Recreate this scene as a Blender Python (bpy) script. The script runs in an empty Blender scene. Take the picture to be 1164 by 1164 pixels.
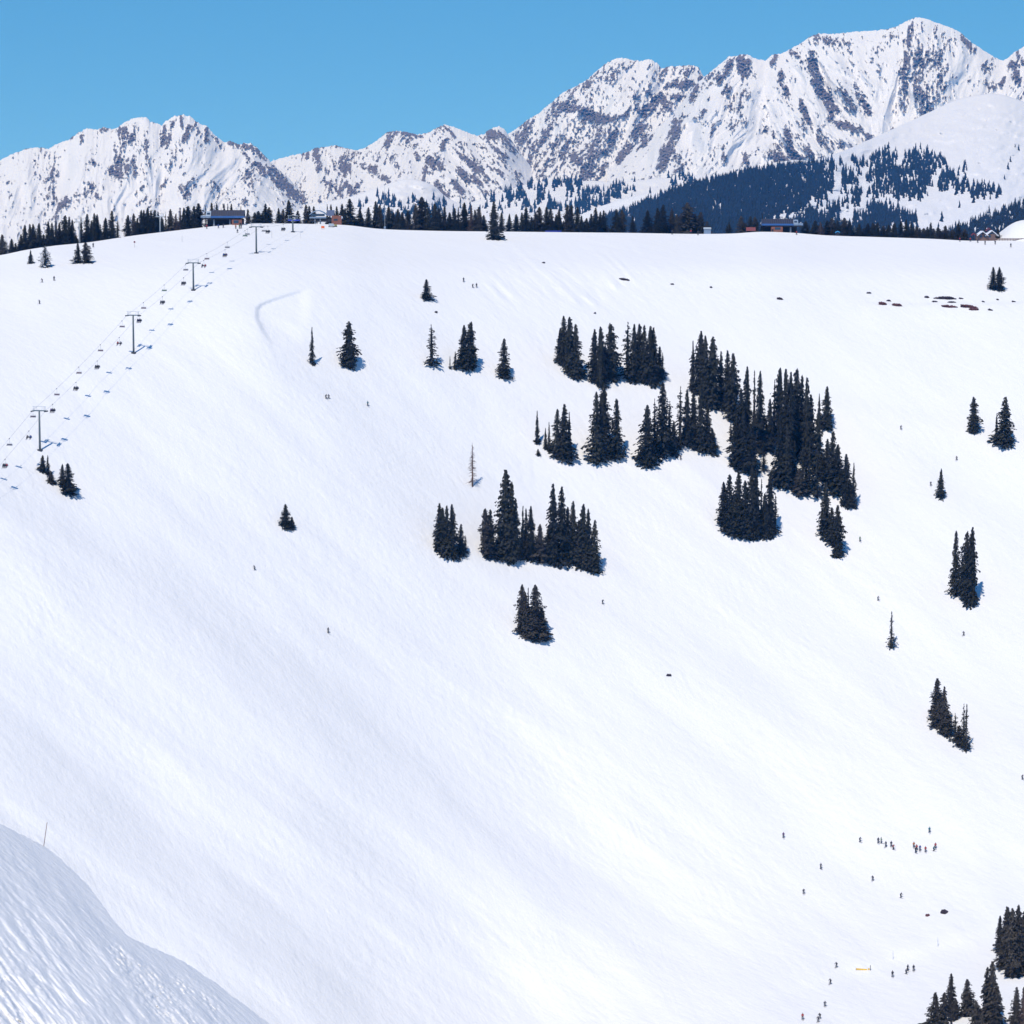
import bpy, bmesh, math, random
import numpy as np
from mathutils import Vector, Matrix
random.seed(7)
rnd = random.Random(11)
SC = bpy.context.scene
COL = SC.collection
# ------------------------------------------------------------------ camera model
F = 3200.0; W = 1164.0; YH = 240.0
TH = math.atan((582.0 - YH) / F)
cT, sT = math.cos(TH), math.sin(TH)

def uv(px, py):
    X = (np.asarray(px, float) - 582.0) / F
    Y = -(np.asarray(py, float) - 582.0) / F
    den = cT + Y * sT
    return X / den, (-sT + Y * cT) / den

def v_of(py):
    return float(uv(582, py)[1])

def pxpy(x, y, z):
    # project a world point back to photo pixels
    f = y * cT - z * sT
    up = y * sT + z * cT
    return 582 + F * x / f, 582 - F * up / f

# ------------------------------------------------------------------ numpy noise
def _hash(ix, iy, seed):
    h = (ix.astype(np.int64) * 374761393 + iy.astype(np.int64) * 668265263 + seed * 974634777) & 0xFFFFFFFF
    h = ((h ^ (h >> 13)) * 1274126177) & 0xFFFFFFFF
    h = h ^ (h >> 16)
    return h

def perlin(x, y, seed=0):
    x = np.asarray(x, float); y = np.asarray(y, float)
    ix = np.floor(x); iy = np.floor(y)
    fx = x - ix; fy = y - iy
    def g(dx, dy):
        h = _hash(ix + dx, iy + dy, seed)
        a = (h & 0xFFFF) / 65535.0 * 2 * np.pi
        return np.cos(a) * (fx - dx) + np.sin(a) * (fy - dy)
    s = fx * fx * fx * (fx * (fx * 6 - 15) + 10); t = fy * fy * fy * (fy * (fy * 6 - 15) + 10)
    a = g(0, 0) * (1 - s) + g(1, 0) * s
    b = g(0, 1) * (1 - s) + g(1, 1) * s
    return (a * (1 - t) + b * t) * 1.5

def fbm(x, y, octv=4, seed=0, gain=0.5):
    r = 0; a = 1.0; n = 0
    for i in range(octv):
        r = r + a * perlin(x * 2 ** i + 17.3 * i, y * 2 ** i - 9.1 * i, seed + i); n += a; a *= gain
    return r / n

def ridged(x, y, octv=4, seed=0, gain=0.55):
    r = 0; a = 1.0; n = 0
    for i in range(octv):
        r = r + a * (1 - 2 * np.abs(perlin(x * 2 ** i + 31.7 * i, y * 2 ** i + 5.3 * i, seed + i))); n += a; a *= gain
    return r / n

def smooth(a, b, x):
    t = np.clip((x - a) / (b - a), 0, 1)
    return t * t * (3 - 2 * t)

def pchip(xs, ys, x):
    # monotone cubic interpolation; ys may be 2-D (..., n) matched with x by row
    xs = np.asarray(xs, float); h = np.diff(xs)
    d = np.diff(ys, axis=-1) / h
    m = np.zeros_like(ys)
    m[..., 1:-1] = (d[..., :-1] + d[..., 1:]) / 2
    m[..., 0] = d[..., 0]; m[..., -1] = d[..., -1]
    k = np.clip(np.searchsorted(xs, x) - 1, 0, len(xs) - 2)
    t = (x - xs[k]) / h[k]
    if ys.ndim == 1:
        y0, y1, m0, m1 = ys[k], ys[k + 1], m[k], m[k + 1]
    else:
        r = np.arange(ys.shape[0])
        y0, y1, m0, m1 = ys[r, k], ys[r, k + 1], m[r, k], m[r, k + 1]
    t2, t3 = t * t, t * t * t
    return (2 * t3 - 3 * t2 + 1) * y0 + (t3 - 2 * t2 + t) * h[k] * m0 + (-2 * t3 + 3 * t2) * y1 + (t3 - t2) * h[k] * m1

# ------------------------------------------------------------------ object helpers
def tag(o, label=None, cat=None, group=None, kind=None):
    if label: o['label'] = label
    if cat: o['category'] = cat
    if group: o['group'] = group
    if kind: o['kind'] = kind
    return o

def link(o, parent=None):
    COL.objects.link(o)
    if parent is not None: o.parent = parent
    return o

def thing(name, label, cat, loc=(0, 0, 0), rz=0, group=None):
    o = bpy.data.objects.new(name, None)
    o.empty_display_size = 0.5
    o.location = loc; o.rotation_euler = (0, 0, rz)
    link(o)
    return tag(o, label, cat, group)

def mesh_np(name, co, faces, mats, smooth_=True):
    me = bpy.data.meshes.new(name)
    co = np.asarray(co, np.float32); faces = np.asarray(faces, np.int32)
    nf, k = faces.shape
    me.vertices.add(len(co)); me.vertices.foreach_set('co', co.ravel())
    me.loops.add(nf * k); me.loops.foreach_set('vertex_index', faces.ravel())
    me.polygons.add(nf)
    me.polygons.foreach_set('loop_start', np.arange(0, nf * k, k, dtype=np.int32))
    if smooth_: me.polygons.foreach_set('use_smooth', np.ones(nf, bool))
    for m in mats: me.materials.append(m)
    me.update(calc_edges=True); me.validate()
    return me

def grid_faces(nr, nc):
    i = np.arange(nr - 1)[:, None] * nc + np.arange(nc - 1)[None, :]
    i = i.ravel()
    return np.stack([i, i + 1, i + nc + 1, i + nc], 1)

def obj(name, me, parent=None):
    return link(bpy.data.objects.new(name, me), parent)

def bm_obj(name, bm, mat, parent=None, sm=False):
    me = bpy.data.meshes.new(name)
    bmesh.ops.recalc_face_normals(bm, faces=bm.faces)
    if sm:
        for f in bm.faces: f.smooth = True
    bm.to_mesh(me); bm.free()
    for m in (mat if isinstance(mat, (list, tuple)) else [mat]): me.materials.append(m)
    return obj(name, me, parent)

def box(bm, c, s, rz=0, rx=0, ry=0, bevel=0, mi=0):
    r = bmesh.ops.create_cube(bm, size=1)
    vs = r['verts']
    M = Matrix.Translation(c) @ Matrix.Rotation(rz, 4, 'Z') @ Matrix.Rotation(rx, 4, 'X') @ Matrix.Rotation(ry, 4, 'Y') @ Matrix.Diagonal((s[0], s[1], s[2], 1))
    bmesh.ops.transform(bm, matrix=M, verts=vs)
    fs = set(f for v in vs for f in v.link_faces)
    for f in fs: f.material_index = mi
    if bevel:
        es = list(set(e for v in vs for e in v.link_edges))
        bmesh.ops.bevel(bm, geom=es, offset=bevel, segments=1, affect='EDGES')

def tube(bm, p0, p1, r0, r1=None, n=8):
    p0 = Vector(p0); p1 = Vector(p1)
    if r1 is None: r1 = r0
    d = p1 - p0
    r = bmesh.ops.create_cone(bm, cap_ends=True, segments=n, radius1=r0, radius2=max(r1, 1e-4), depth=d.length)
    M = Matrix.Translation((p0 + p1) / 2) @ d.to_track_quat('Z', 'Y').to_matrix().to_4x4()
    bmesh.ops.transform(bm, matrix=M, verts=r['verts'])

# ------------------------------------------------------------------ materials
def new_mat(name):
    m = bpy.data.materials.new(name); m.use_nodes = True
    nt = m.node_tree; b = nt.nodes['Principled BSDF']
    return m, nt, b

def N(nt, t, **kw):
    n = nt.nodes.new(t)
    for k, v in kw.items(): setattr(n, k, v)
    return n

def plain(name, col, rough=0.6, metal=0.0, var=0.25, scale=3.0):
    m, nt, b = new_mat(name)
    b.inputs['Roughness'].default_value = rough; b.inputs['Metallic'].default_value = metal
    tc = N(nt, 'ShaderNodeTexCoord'); no = N(nt, 'ShaderNodeTexNoise'); no.inputs['Scale'].default_value = scale
    mx = N(nt, 'ShaderNodeMix', data_type='RGBA')
    c = np.array(col)
    mx.inputs[6].default_value = (*(c * (1 - var)), 1); mx.inputs[7].default_value = (*np.clip(c * (1 + var), 0, 1), 1)
    nt.links.new(tc.outputs['Object'], no.inputs['Vector']); nt.links.new(no.outputs['Fac'], mx.inputs[0])
    nt.links.new(mx.outputs[2], b.inputs['Base Color'])
    return m

def snow_mat(name, ang, scales, col=(0.825, 0.81, 0.785), stretch=0.12, rock=None):
    """snow with wind / ski texture stretched along the direction ang (radians, world xy)"""
    m, nt, b = new_mat(name)
    b.inputs['Roughness'].default_value = 0.9
    b.inputs['Specular IOR Level'].default_value = 0.05
    tc = N(nt, 'ShaderNodeTexCoord')
    mp = N(nt, 'ShaderNodeMapping'); mp.inputs['Rotation'].default_value = (0, 0, -ang)
    nt.links.new(tc.outputs['Object'], mp.inputs['Vector'])
    prev = None
    for (sc, st, dist, strength, sx) in scales:
        m2 = N(nt, 'ShaderNodeMapping'); m2.inputs['Scale'].default_value = (sc * sx, sc, sc)
        nt.links.new(mp.outputs['Vector'], m2.inputs['Vector'])
        no = N(nt, 'ShaderNodeTexNoise'); no.inputs['Scale'].default_value = 1; no.inputs['Detail'].default_value = st
        no.inputs['Roughness'].default_value = 0.6
        nt.links.new(m2.outputs['Vector'], no.inputs['Vector'])
        bp = N(nt, 'ShaderNodeBump'); bp.inputs['Strength'].default_value = strength; bp.inputs['Distance'].default_value = dist
        nt.links.new(no.outputs['Fac'], bp.inputs['Height'])
        if prev is not None: nt.links.new(prev.outputs['Normal'], bp.inputs['Normal'])
        prev = bp
    nt.links.new(prev.outputs['Normal'], b.inputs['Normal'])
    if rock is None:
        # slight natural change between wind-packed and loose snow
        no = N(nt, 'ShaderNodeTexNoise'); no.inputs['Scale'].default_value = 0.02; no.inputs['Detail'].default_value = 5
        nt.links.new(tc.outputs['Object'], no.inputs['Vector'])
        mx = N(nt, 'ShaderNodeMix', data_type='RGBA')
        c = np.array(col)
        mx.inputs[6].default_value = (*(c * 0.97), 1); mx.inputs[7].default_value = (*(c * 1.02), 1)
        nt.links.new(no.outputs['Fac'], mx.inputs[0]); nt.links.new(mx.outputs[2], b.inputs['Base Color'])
    else:
        (rc0, rc1, nscale) = rock
        at = N(nt, 'ShaderNodeAttribute', attribute_name='rock')
        no = N(nt, 'ShaderNodeTexNoise'); no.inputs['Scale'].default_value = nscale; no.inputs['Detail'].default_value = 4
        nt.links.new(tc.outputs['Object'], no.inputs['Vector'])
        ad = N(nt, 'ShaderNodeMath', operation='MULTIPLY_ADD'); ad.inputs[1].default_value = 1.1; 
        nt.links.new(no.outputs['Fac'], ad.inputs[0]); nt.links.new(at.outputs['Fac'], ad.inputs[2])
        mr = N(nt, 'ShaderNodeMapRange'); mr.inputs[1].default_value = 0.98; mr.inputs[2].default_value = 1.12
        nt.links.new(ad.outputs[0], mr.inputs[0])
        n2 = N(nt, 'ShaderNodeTexNoise'); n2.inputs['Scale'].default_value = nscale * 1.7; n2.inputs['Detail'].default_value = 3
        nt.links.new(tc.outputs['Object'], n2.inputs['Vector'])
        rm = N(nt, 'ShaderNodeMix', data_type='RGBA'); rm.inputs[6].default_value = (*rc0, 1); rm.inputs[7].default_value = (*rc1, 1)
        nt.links.new(n2.outputs['Fac'], rm.inputs[0])
        mx = N(nt, 'ShaderNodeMix', data_type='RGBA'); mx.inputs[6].default_value = (*col, 1)
        nt.links.new(rm.outputs[2], mx.inputs[7]); nt.links.new(mr.outputs[0], mx.inputs[0])
        nt.links.new(mx.outputs[2], b.inputs['Base Color'])
    return m

# ------------------------------------------------------------------ light, sky, camera, haze
SUN_EL = math.radians(56)
SH = Vector((0.41, 0.91, 0)).normalized()            # horizontal direction in which shadows fall
sun_vec = Vector((-SH.x * math.cos(SUN_EL), -SH.y * math.cos(SUN_EL), math.sin(SUN_EL)))
sl = bpy.data.lights.new('sun', 'SUN'); sl.energy = 3.3; sl.angle = math.radians(0.5); sl.color = (1.0, 0.965, 0.93)
so = bpy.data.objects.new('sun', sl); link(so); so.rotation_euler = sun_vec.to_track_quat('Z', 'Y').to_euler()
so.location = (0, 0, 200)

w = bpy.data.worlds.new('World'); SC.world = w; w.use_nodes = True
nt = w.node_tree; bg = nt.nodes['Background']
sky = N(nt, 'ShaderNodeTexSky'); sky.sky_type = 'NISHITA'; sky.sun_disc = False
sky.sun_elevation = SUN_EL; sky.sun_rotation = math.atan2(sun_vec.x, sun_vec.y)
sky.altitude = 3400; sky.air_density = 1.0; sky.dust_density = 0.05; sky.ozone_density = 3.0
tc = N(nt, 'ShaderNodeTexCoord')
va = N(nt, 'ShaderNodeVectorMath', operation='ADD'); va.inputs[1].default_value = (0, 0, 0.14)
nt.links.new(tc.outputs['Generated'], va.inputs[0]); nt.links.new(va.outputs[0], sky.inputs['Vector'])
hs = N(nt, 'ShaderNodeHueSaturation'); hs.inputs['Saturation'].default_value = 1.29; hs.inputs['Value'].default_value = 1.2
nt.links.new(sky.outputs[0], hs.inputs['Color']); nt.links.new(hs.outputs[0], bg.inputs['Color'])
bg.inputs['Strength'].default_value = 0.15

cam = bpy.data.cameras.new('camera'); co = bpy.data.objects.new('camera', cam); link(co)
cam.sensor_width = 36; cam.lens = 36 * F / W; cam.clip_start = 1; cam.clip_end = 60000
co.location = (0, 0, 0); co.rotation_euler = (math.pi / 2 - TH, 0, 0)
SC.camera = co
vs = SC.view_settings; vs.view_transform = 'Standard'; vs.look = 'None'; vs.exposure = 0.08; vs.gamma = 1; vs.use_curve_mapping = False

hz, nt, b = new_mat('haze_air'); nt.nodes.remove(b)
pv = N(nt, 'ShaderNodeVolumePrincipled'); pv.inputs['Density'].default_value = 5.2e-5
pv.inputs['Color'].default_value = (0.03, 0.36, 1.0, 1); pv.inputs['Absorption Color'].default_value = (1, 1, 1, 1)
pv.inputs['Anisotropy'].default_value = 0.0
nt.links.new(pv.outputs[0], nt.nodes['Material Output'].inputs['Volume'])
bm = bmesh.new(); box(bm, (0, 6500, 60), (18000, 15000, 2200))
o = bm_obj('haze', bm, hz); tag(o, kind='stuff', label='thin blue mountain haze lying in the air toward the far peaks', cat='haze')

# ------------------------------------------------------------------ main ski slope
CREST = np.array([(-500, 330), (-200, 308), (0, 290), (30, 284), (60, 279.5), (100, 275.5), (150, 268), (200, 262), (230, 258.5), (255, 256),
    (280, 254.5), (310, 254), (350, 254.5), (395, 256), (430, 260), (480, 262), (600, 263.5), (700, 264.5), (830, 265.5), (865, 263.5), (900, 264.5),
    (940, 267.5), (1000, 269.5), (1060, 271.5), (1100, 273.5), (1164, 273.5), (1300, 276), (1700, 290)], float)
def crest_py(px): return pchip(CREST[:, 0], CREST[:, 1], np.asarray(px, float))

TPX = np.array([-500, 0, 300, 600, 900, 1164, 1700], float)
TPY = np.array([265, 300, 330, 400, 500, 600, 700, 800, 900, 1000, 1080, 1164, 1400, 1800], float)
TD = np.array([
    [1180, 1090, 1045, 960, 885, 835, 800, 768, 738, 708, 685, 662, 560, 430],
    [1200, 1140, 1105, 1028, 955, 903, 862, 826, 793, 760, 734, 706, 595, 445],
    [1290, 1160, 1110, 1055, 1002, 955, 913, 873, 836, 800, 772, 743, 620, 460],
    [1310, 1210, 1175, 1120, 1065, 1015, 970, 927, 886, 848, 818, 785, 645, 470],
    [1330, 1240, 1205, 1150, 1095, 1042, 992, 945, 900, 855, 813, 760, 625, 460],
    [1330, 1250, 1215, 1160, 1100, 1045, 990, 938, 885, 835, 790, 737, 605, 450],
    [1340, 1260, 1225, 1165, 1095, 1030, 965, 905, 850, 795, 750, 700, 575, 430]], float)
# bands of the slope that turn away from the sun: (px, py, angle deg, half length, width, depth, softness)
BANDS = [
    (60, 590, 33, 150, 26, 4.4), (250, 715, 38, 170, 30, 6.0), (440, 850, 38, 170, 30, 5.4), (620, 985, 36, 150, 34, 4.2),
    (720, 712, 28, 160, 24, 4.4), (890, 800, 30, 130, 30, 2.8),
    (110, 915, 38, 210, 36, 4.6), (330, 1090, 36, 150, 55, 3.8),
    (1090, 560, 32, 110, 18, 4.0), (400, 480, 45, 120, 26, 2.6), (520, 560, 40, 110, 30, 2.4), (310, 395, 60, 60, 12, 1.6),
    (1040, 940, 20, 110, 34, -2.2), (1130, 985, 60, 60, 18, 2.2), (620, 300, 40, 70, 12, 1.2), (980, 300, 12, 120, 14, -1.2),
    (600, 1120, 20, 250, 40, -2.6), (1000, 760, 30, 120, 34, 1.6), (990, 462, 10, 170, 11, 3.0), (60, 1000, 35, 160, 40, 2.0),
    (60, 400, 10, 110, 14, 1.0), (1010, 1092, -16, 150, 10, -3.4), (870, 1125, -25, 80, 12, -1.6),
]
CORN = [(352, 326), (330, 332), (308, 339), (296, 344), (290, 350), (290, 362), (297, 378), (306, 392)]

def delta(px, py):
    d = np.zeros_like(px)
    for (cx, cy, ang, L, wd, A) in BANDS:
        a = math.radians(ang); c, s = math.cos(a), math.sin(a)
        al = (px - cx) * c + (py - cy) * s
        pb = (px - cx) * s - (py - cy) * c
        win = np.exp(-(al / L) ** 2 * 1.1)
        # rises through the band, then relaxes back far from it
        d += 0.66 * A * win * np.tanh(pb / wd) * np.exp(-(pb / (wd * 5.0)) ** 2)
    # rolling of the whole face
    c, s = math.cos(math.radians(38)), math.sin(math.radians(38))
    a = px * c + py * s; b = px * s - py * c
    d += 4.5 * fbm(a / 420, b / 130, 3, 5) * smooth(262, 420, py)
    d += 0.6 * fbm(a / 110 + 7, b / 26, 4, 9) * smooth(262, 380, py)
    # ski-packed bumps
    rough = 0.4 + 0.9 * smooth(-0.15, 0.3, fbm(a / 300 + 3, b / 120, 3, 21))
    d += 0.19 * rough * fbm(a / 16, b / 4.2, 2, 33) * smooth(262, 330, py)
    # older tracks crossing the fall line
    for (ang_, L_, w_, am, sd) in ((62, 60, 2.6, 0.20, 51), (14, 90, 2.4, 0.16, 52), (-20, 70, 2.6, 0.14, 53)):
        ca, sa = math.cos(math.radians(ang_)), math.sin(math.radians(ang_))
        wx = px + 6 * perlin(px / 50, py / 50, sd + 3)
        f_ = fbm((wx * ca + py * sa) / L_, (wx * sa - py * ca) / w_, 2, sd)
        d += am * f_ * smooth(0.0, 0.35, fbm(px / 90, py / 70, 2, sd + 7)) * smooth(262, 320, py)
    # wind-rippled rollover below the crest, right half
    m = smooth(520, 590, px) * (1 - 0.8 * smooth(690, 760, px)) * (0.5 + 0.9 * smooth(-0.1, 0.4, fbm(px / 45, py / 25, 2, 43))) * smooth(266, 285, py) * (1 - smooth(330, 365, py))
    aa = px * 0.74 + py * 0.67; bb = px * 0.67 - py * 0.74
    d += 2.0 * m * fbm(aa / 50, bb / 7, 3, 40)
    # cornice lip of the small hollow by the lift line
    dist = np.full(px.shape, 1e9); sgn = np.zeros_like(px)
    for (x0, y0), (x1, y1) in zip(CORN[:-1], CORN[1:]):
        ex, ey = x1 - x0, y1 - y0; l2 = ex * ex + ey * ey
        t = np.clip(((px - x0) * ex + (py - y0) * ey) / l2, 0, 1)
        dd = np.hypot(px - x0 - t * ex, py - y0 - t * ey)
        cr = ex * (py - y0) - ey * (px - x0)
        up = dd < dist
        sgn = np.where(up, np.where(cr < 0, 1.0, -1.0), sgn); dist = np.minimum(dist, dd)
    inside = sgn * dist
    fade = smooth(60, 15, np.abs(inside)) * smooth(400, 375, py) * smooth(356, 338, px)
    d += 3.0 * smooth(-0.5, 5.5, inside) * smooth(60, 10, inside) * fade
    # rock band ledges at the upper right
    wob = 2.0 * perlin(px / 17, px * 0 + 3.3, 77)
    d += 2.0 * smooth(-1, 3, (py - 344 - wob)) * smooth(36, 6, py - 344) * smooth(975, 1000, px)*smooth(1400, 1164, px) * -1.0
    return d

def slopeD(px, py, raw=False):
    px = np.asarray(px, float); py = np.asarray(py, float)
    shp = px.shape; px = px.ravel(); py = py.ravel()
    cr = crest_py(px)
    t = np.clip((470 - py) / (470 - cr), 0, 1.2)
    pq = py + (265 - cr) * t * t
    cols = np.stack([pchip(TPY, TD[i], pq) for i in range(len(TPX))], 1)
    D = pchip(TPX, cols, px)
    if not raw:
        D = D + delta(px, py) * smooth(0, 22, py - cr)
    return D.reshape(shp)

def at(px, py):
    D = float(slopeD(np.array([px]), np.array([py]))[0])
    u, v = uv(px, py)
    return Vector((D * float(u), D, D * float(v)))

def back_drop(d):   # how far the plateau has fallen below the crest's sight line, d metres behind it
    return 0.0016 * d ** 1.55 + 0.035 * d

def behind(px, d):
    cp = float(crest_py(np.array([px]))[0])
    D0 = float(slopeD(np.array([px]), np.array([cp]))[0])
    u, v = uv(px, cp)
    D = D0 + d
    return Vector((D * float(u), D, D * float(v) - float(back_drop(d))))

M_SNOW = snow_mat('ski_slope_snow', math.radians(-56), [
    (0.07, 5, 1.3, 0.45, 0.25), (0.5, 4, 0.55, 0.45, 0.3), (1.5, 2, 0.16, 0.45, 0.5)])
pxs = np.concatenate([np.linspace(-500, -20, 100), np.linspace(-18, 1182, 760), np.linspace(1190, 1700, 100)])
rows = np.concatenate([np.linspace(0, 1, 620)[:-1] ** 1.12])
PX, S = np.meshgrid(pxs, rows)
CR = crest_py(PX)
PY = CR + (1175 - CR) * S
PX2, PY2 = np.meshgrid(pxs, np.linspace(1175, 1750, 90))
PXa = np.concatenate([PX, PX2]); PYa = np.concatenate([PY, PY2])
D = slopeD(PXa, PYa); U, V = uv(PXa, PYa)
P = np.stack([D * U, D, D * V], -1)
# behind the crest
back = []
cp = crest_py(pxs); D0 = slopeD(pxs, cp); U0, V0 = uv(pxs, cp)
for d in [1600, 1000, 600, 400, 280, 200, 140, 100, 70, 50, 35, 24, 15, 9, 5, 2.5, 1]:
    z = (D0 + d) * V0 - back_drop(d)
    z = np.maximum(z, -420)
    back.append(np.stack([(D0 + d) * U0, D0 + d, z], -1))
front = []
last = P[-1]
for (t, y, z) in [(1, 330, -236), (1, 250, -215), (1, 150, -150), (1, 60, -60), (1, 10, -9), (1, -60, -3), (1, -300, -20)]:
    q = last.copy(); q[:, 1] = y; q[:, 2] = z; q[:, 0] = last[:, 0] * 1.15
    front.append(q)
ALL = np.concatenate([np.stack(back), P, np.stack(front)])
nr, nc = ALL.shape[:2]
me = mesh_np('ski_slope', ALL.reshape(-1, 3), grid_faces(nr, nc)[:, ::-1], [M_SNOW])
tag(obj('ski_slope', me), kind='structure')

# ------------------------------------------------------------------ near slope, lower left corner
SIL = np.array([(-400, 745), (-200, 838), (0, 936), (25, 949), (48, 961), (72, 979), (92, 998), (110, 1019), (126, 1042), (144, 1062), (168, 1075), (200, 1089), (235, 1110), (265, 1133), (310, 1166), (400, 1228), (520, 1320)], float)
pa = np.array([(-38.9, 230, -51.5), (-17.5, 206, -59.5), (-30.4, 167, -48.3)])
nrm = np.cross(pa[1] - pa[0], pa[2] - pa[0]); nrm /= np.linalg.norm(nrm)
kk = nrm @ pa[0]
tt = np.linspace(-400, 520, 760)
sil_y = pchip(SIL[:, 0], SIL[:, 1], tt) + 3.6 * fbm(tt / 22, tt * 0, 6, 71, 0.7)
qs = np.concatenate([np.linspace(0, 1, 420) ** 1.3])
A_, Q_ = np.meshgrid(tt, qs)
GX = A_ - 420 * Q_ * 0.35
GY = np.broadcast_to(sil_y, A_.shape) + 470 * Q_
U, V = uv(GX, GY)
Dn = kk / (nrm[0] * U + nrm[1] + nrm[2] * V) + 30 * Q_ ** 2
c, s = math.cos(math.radians(50)), math.sin(math.radians(50))
a = GX * c + GY * s; b = GX * s - GY * c
edge = smooth(0, 0.06, Q_)
rg = smooth(0.05, 0.5, Q_)
Dn = Dn + edge * (0.9 * fbm(a / 90, b / 34, 3, 60) + (0.55 + 0.6 * rg) * fbm(a / 46, b / 7, 4, 61, 0.55) + 0.3 * (0.4 + rg) * (0.3 + smooth(-0.2, 0.35, fbm(a / 60, b / 30, 3, 68))) * fbm(a / 8, b / 3.0, 4, 64, 0.6) + 0.5 * rg * np.maximum(0, ridged(a / 120 + 4, b / 9, 3, 62) - 0.2))
# wind scoops near the edge
for (cx, cy, L, wd, A) in [(146, 1078, 18, 5, 1.0), (153, 1086, 14, 3, -0.7), (216, 1118, 24, 5, 1.0), (228, 1130, 24, 4, -0.9), (236, 1134, 26, 4, 0.9), (110, 1045, 46, 16, -1.2), (60, 1000, 60, 20, -1.0), (180, 1130, 60, 5, 0.6)]:
    al = (GX - cx) * c + (GY - cy) * s; pb = (GX - cx) * s - (GY - cy) * c
    Dn = Dn - edge * A * ((0.6 + 1.6 * fbm(a / 7, b / 2.5, 3, 66)) if wd < 6 else 1.0) * np.exp(-(al / L) ** 2) * np.tanh(pb / wd) * np.exp(-(pb / (3 * wd)) ** 2)
# crest rounds away from the camera
G = np.stack([Dn * U, Dn, Dn * V], -1)
bk = []
base = G[0]
for d, z in [(160, 190), (60, 110), (22, 45), (8, 17), (2.5, 5), (0.8, 1.3)]:
    q = base.copy(); q[:, 1] += d * 0.55; q[:, 0] += d * 0.75; q[:, 2] -= z; q[:, 2] = np.maximum(q[:, 2], -245)
    bk.append(q)
fr = []
for d, z in [(4, -1), (14, -2), (40, -6)]:
    q = G[-1].copy(); q[:, 0] -= d * 2; q[:, 1] -= d * 1.0; q[:, 2] += d * 0.75; fr.append(q)
GA = np.concatenate([np.stack(bk), G, np.stack(fr)])
M_NEAR = snow_mat('near_slope_snow', math.radians(-50), [(0.25, 4, 0.45, 0.5, 0.15), (1.6, 5, 0.2, 0.5, 0.18), (6, 4, 0.06, 0.6, 0.4)])
me = mesh_np('near_snow_slope', GA.reshape(-1, 3), grid_faces(*GA.shape[:2])[:, ::-1], [M_NEAR])
tag(obj('near_snow_slope', me), kind='structure')
def near_at(px, py):
    i = np.argmin((GX - px) ** 2 + (GY - py) ** 2); i = np.unravel_index(i, GX.shape)
    return Vector(G[i])

# ------------------------------------------------------------------ far mountains
def capsule_density(px, py, strokes, base):
    d = np.full(px.shape, base, float)
    for st in strokes:
        x0, y0, x1, y1, wd, val = st
        ex, ey = x1 - x0, y1 - y0; l2 = ex * ex + ey * ey + 1e-6
        t = np.clip(((px - x0) * ex + (py - y0) * ey) / l2, 0, 1)
        dd = np.hypot(px - x0 - t * ex, py - y0 - t * ey) / wd
        k = np.exp(-dd ** 2 * 0.9)
        if val < 0: d = d * (1 - k) + k * val
        else: d = np.maximum(d, base + (val - base) * k)
    return d

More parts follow.
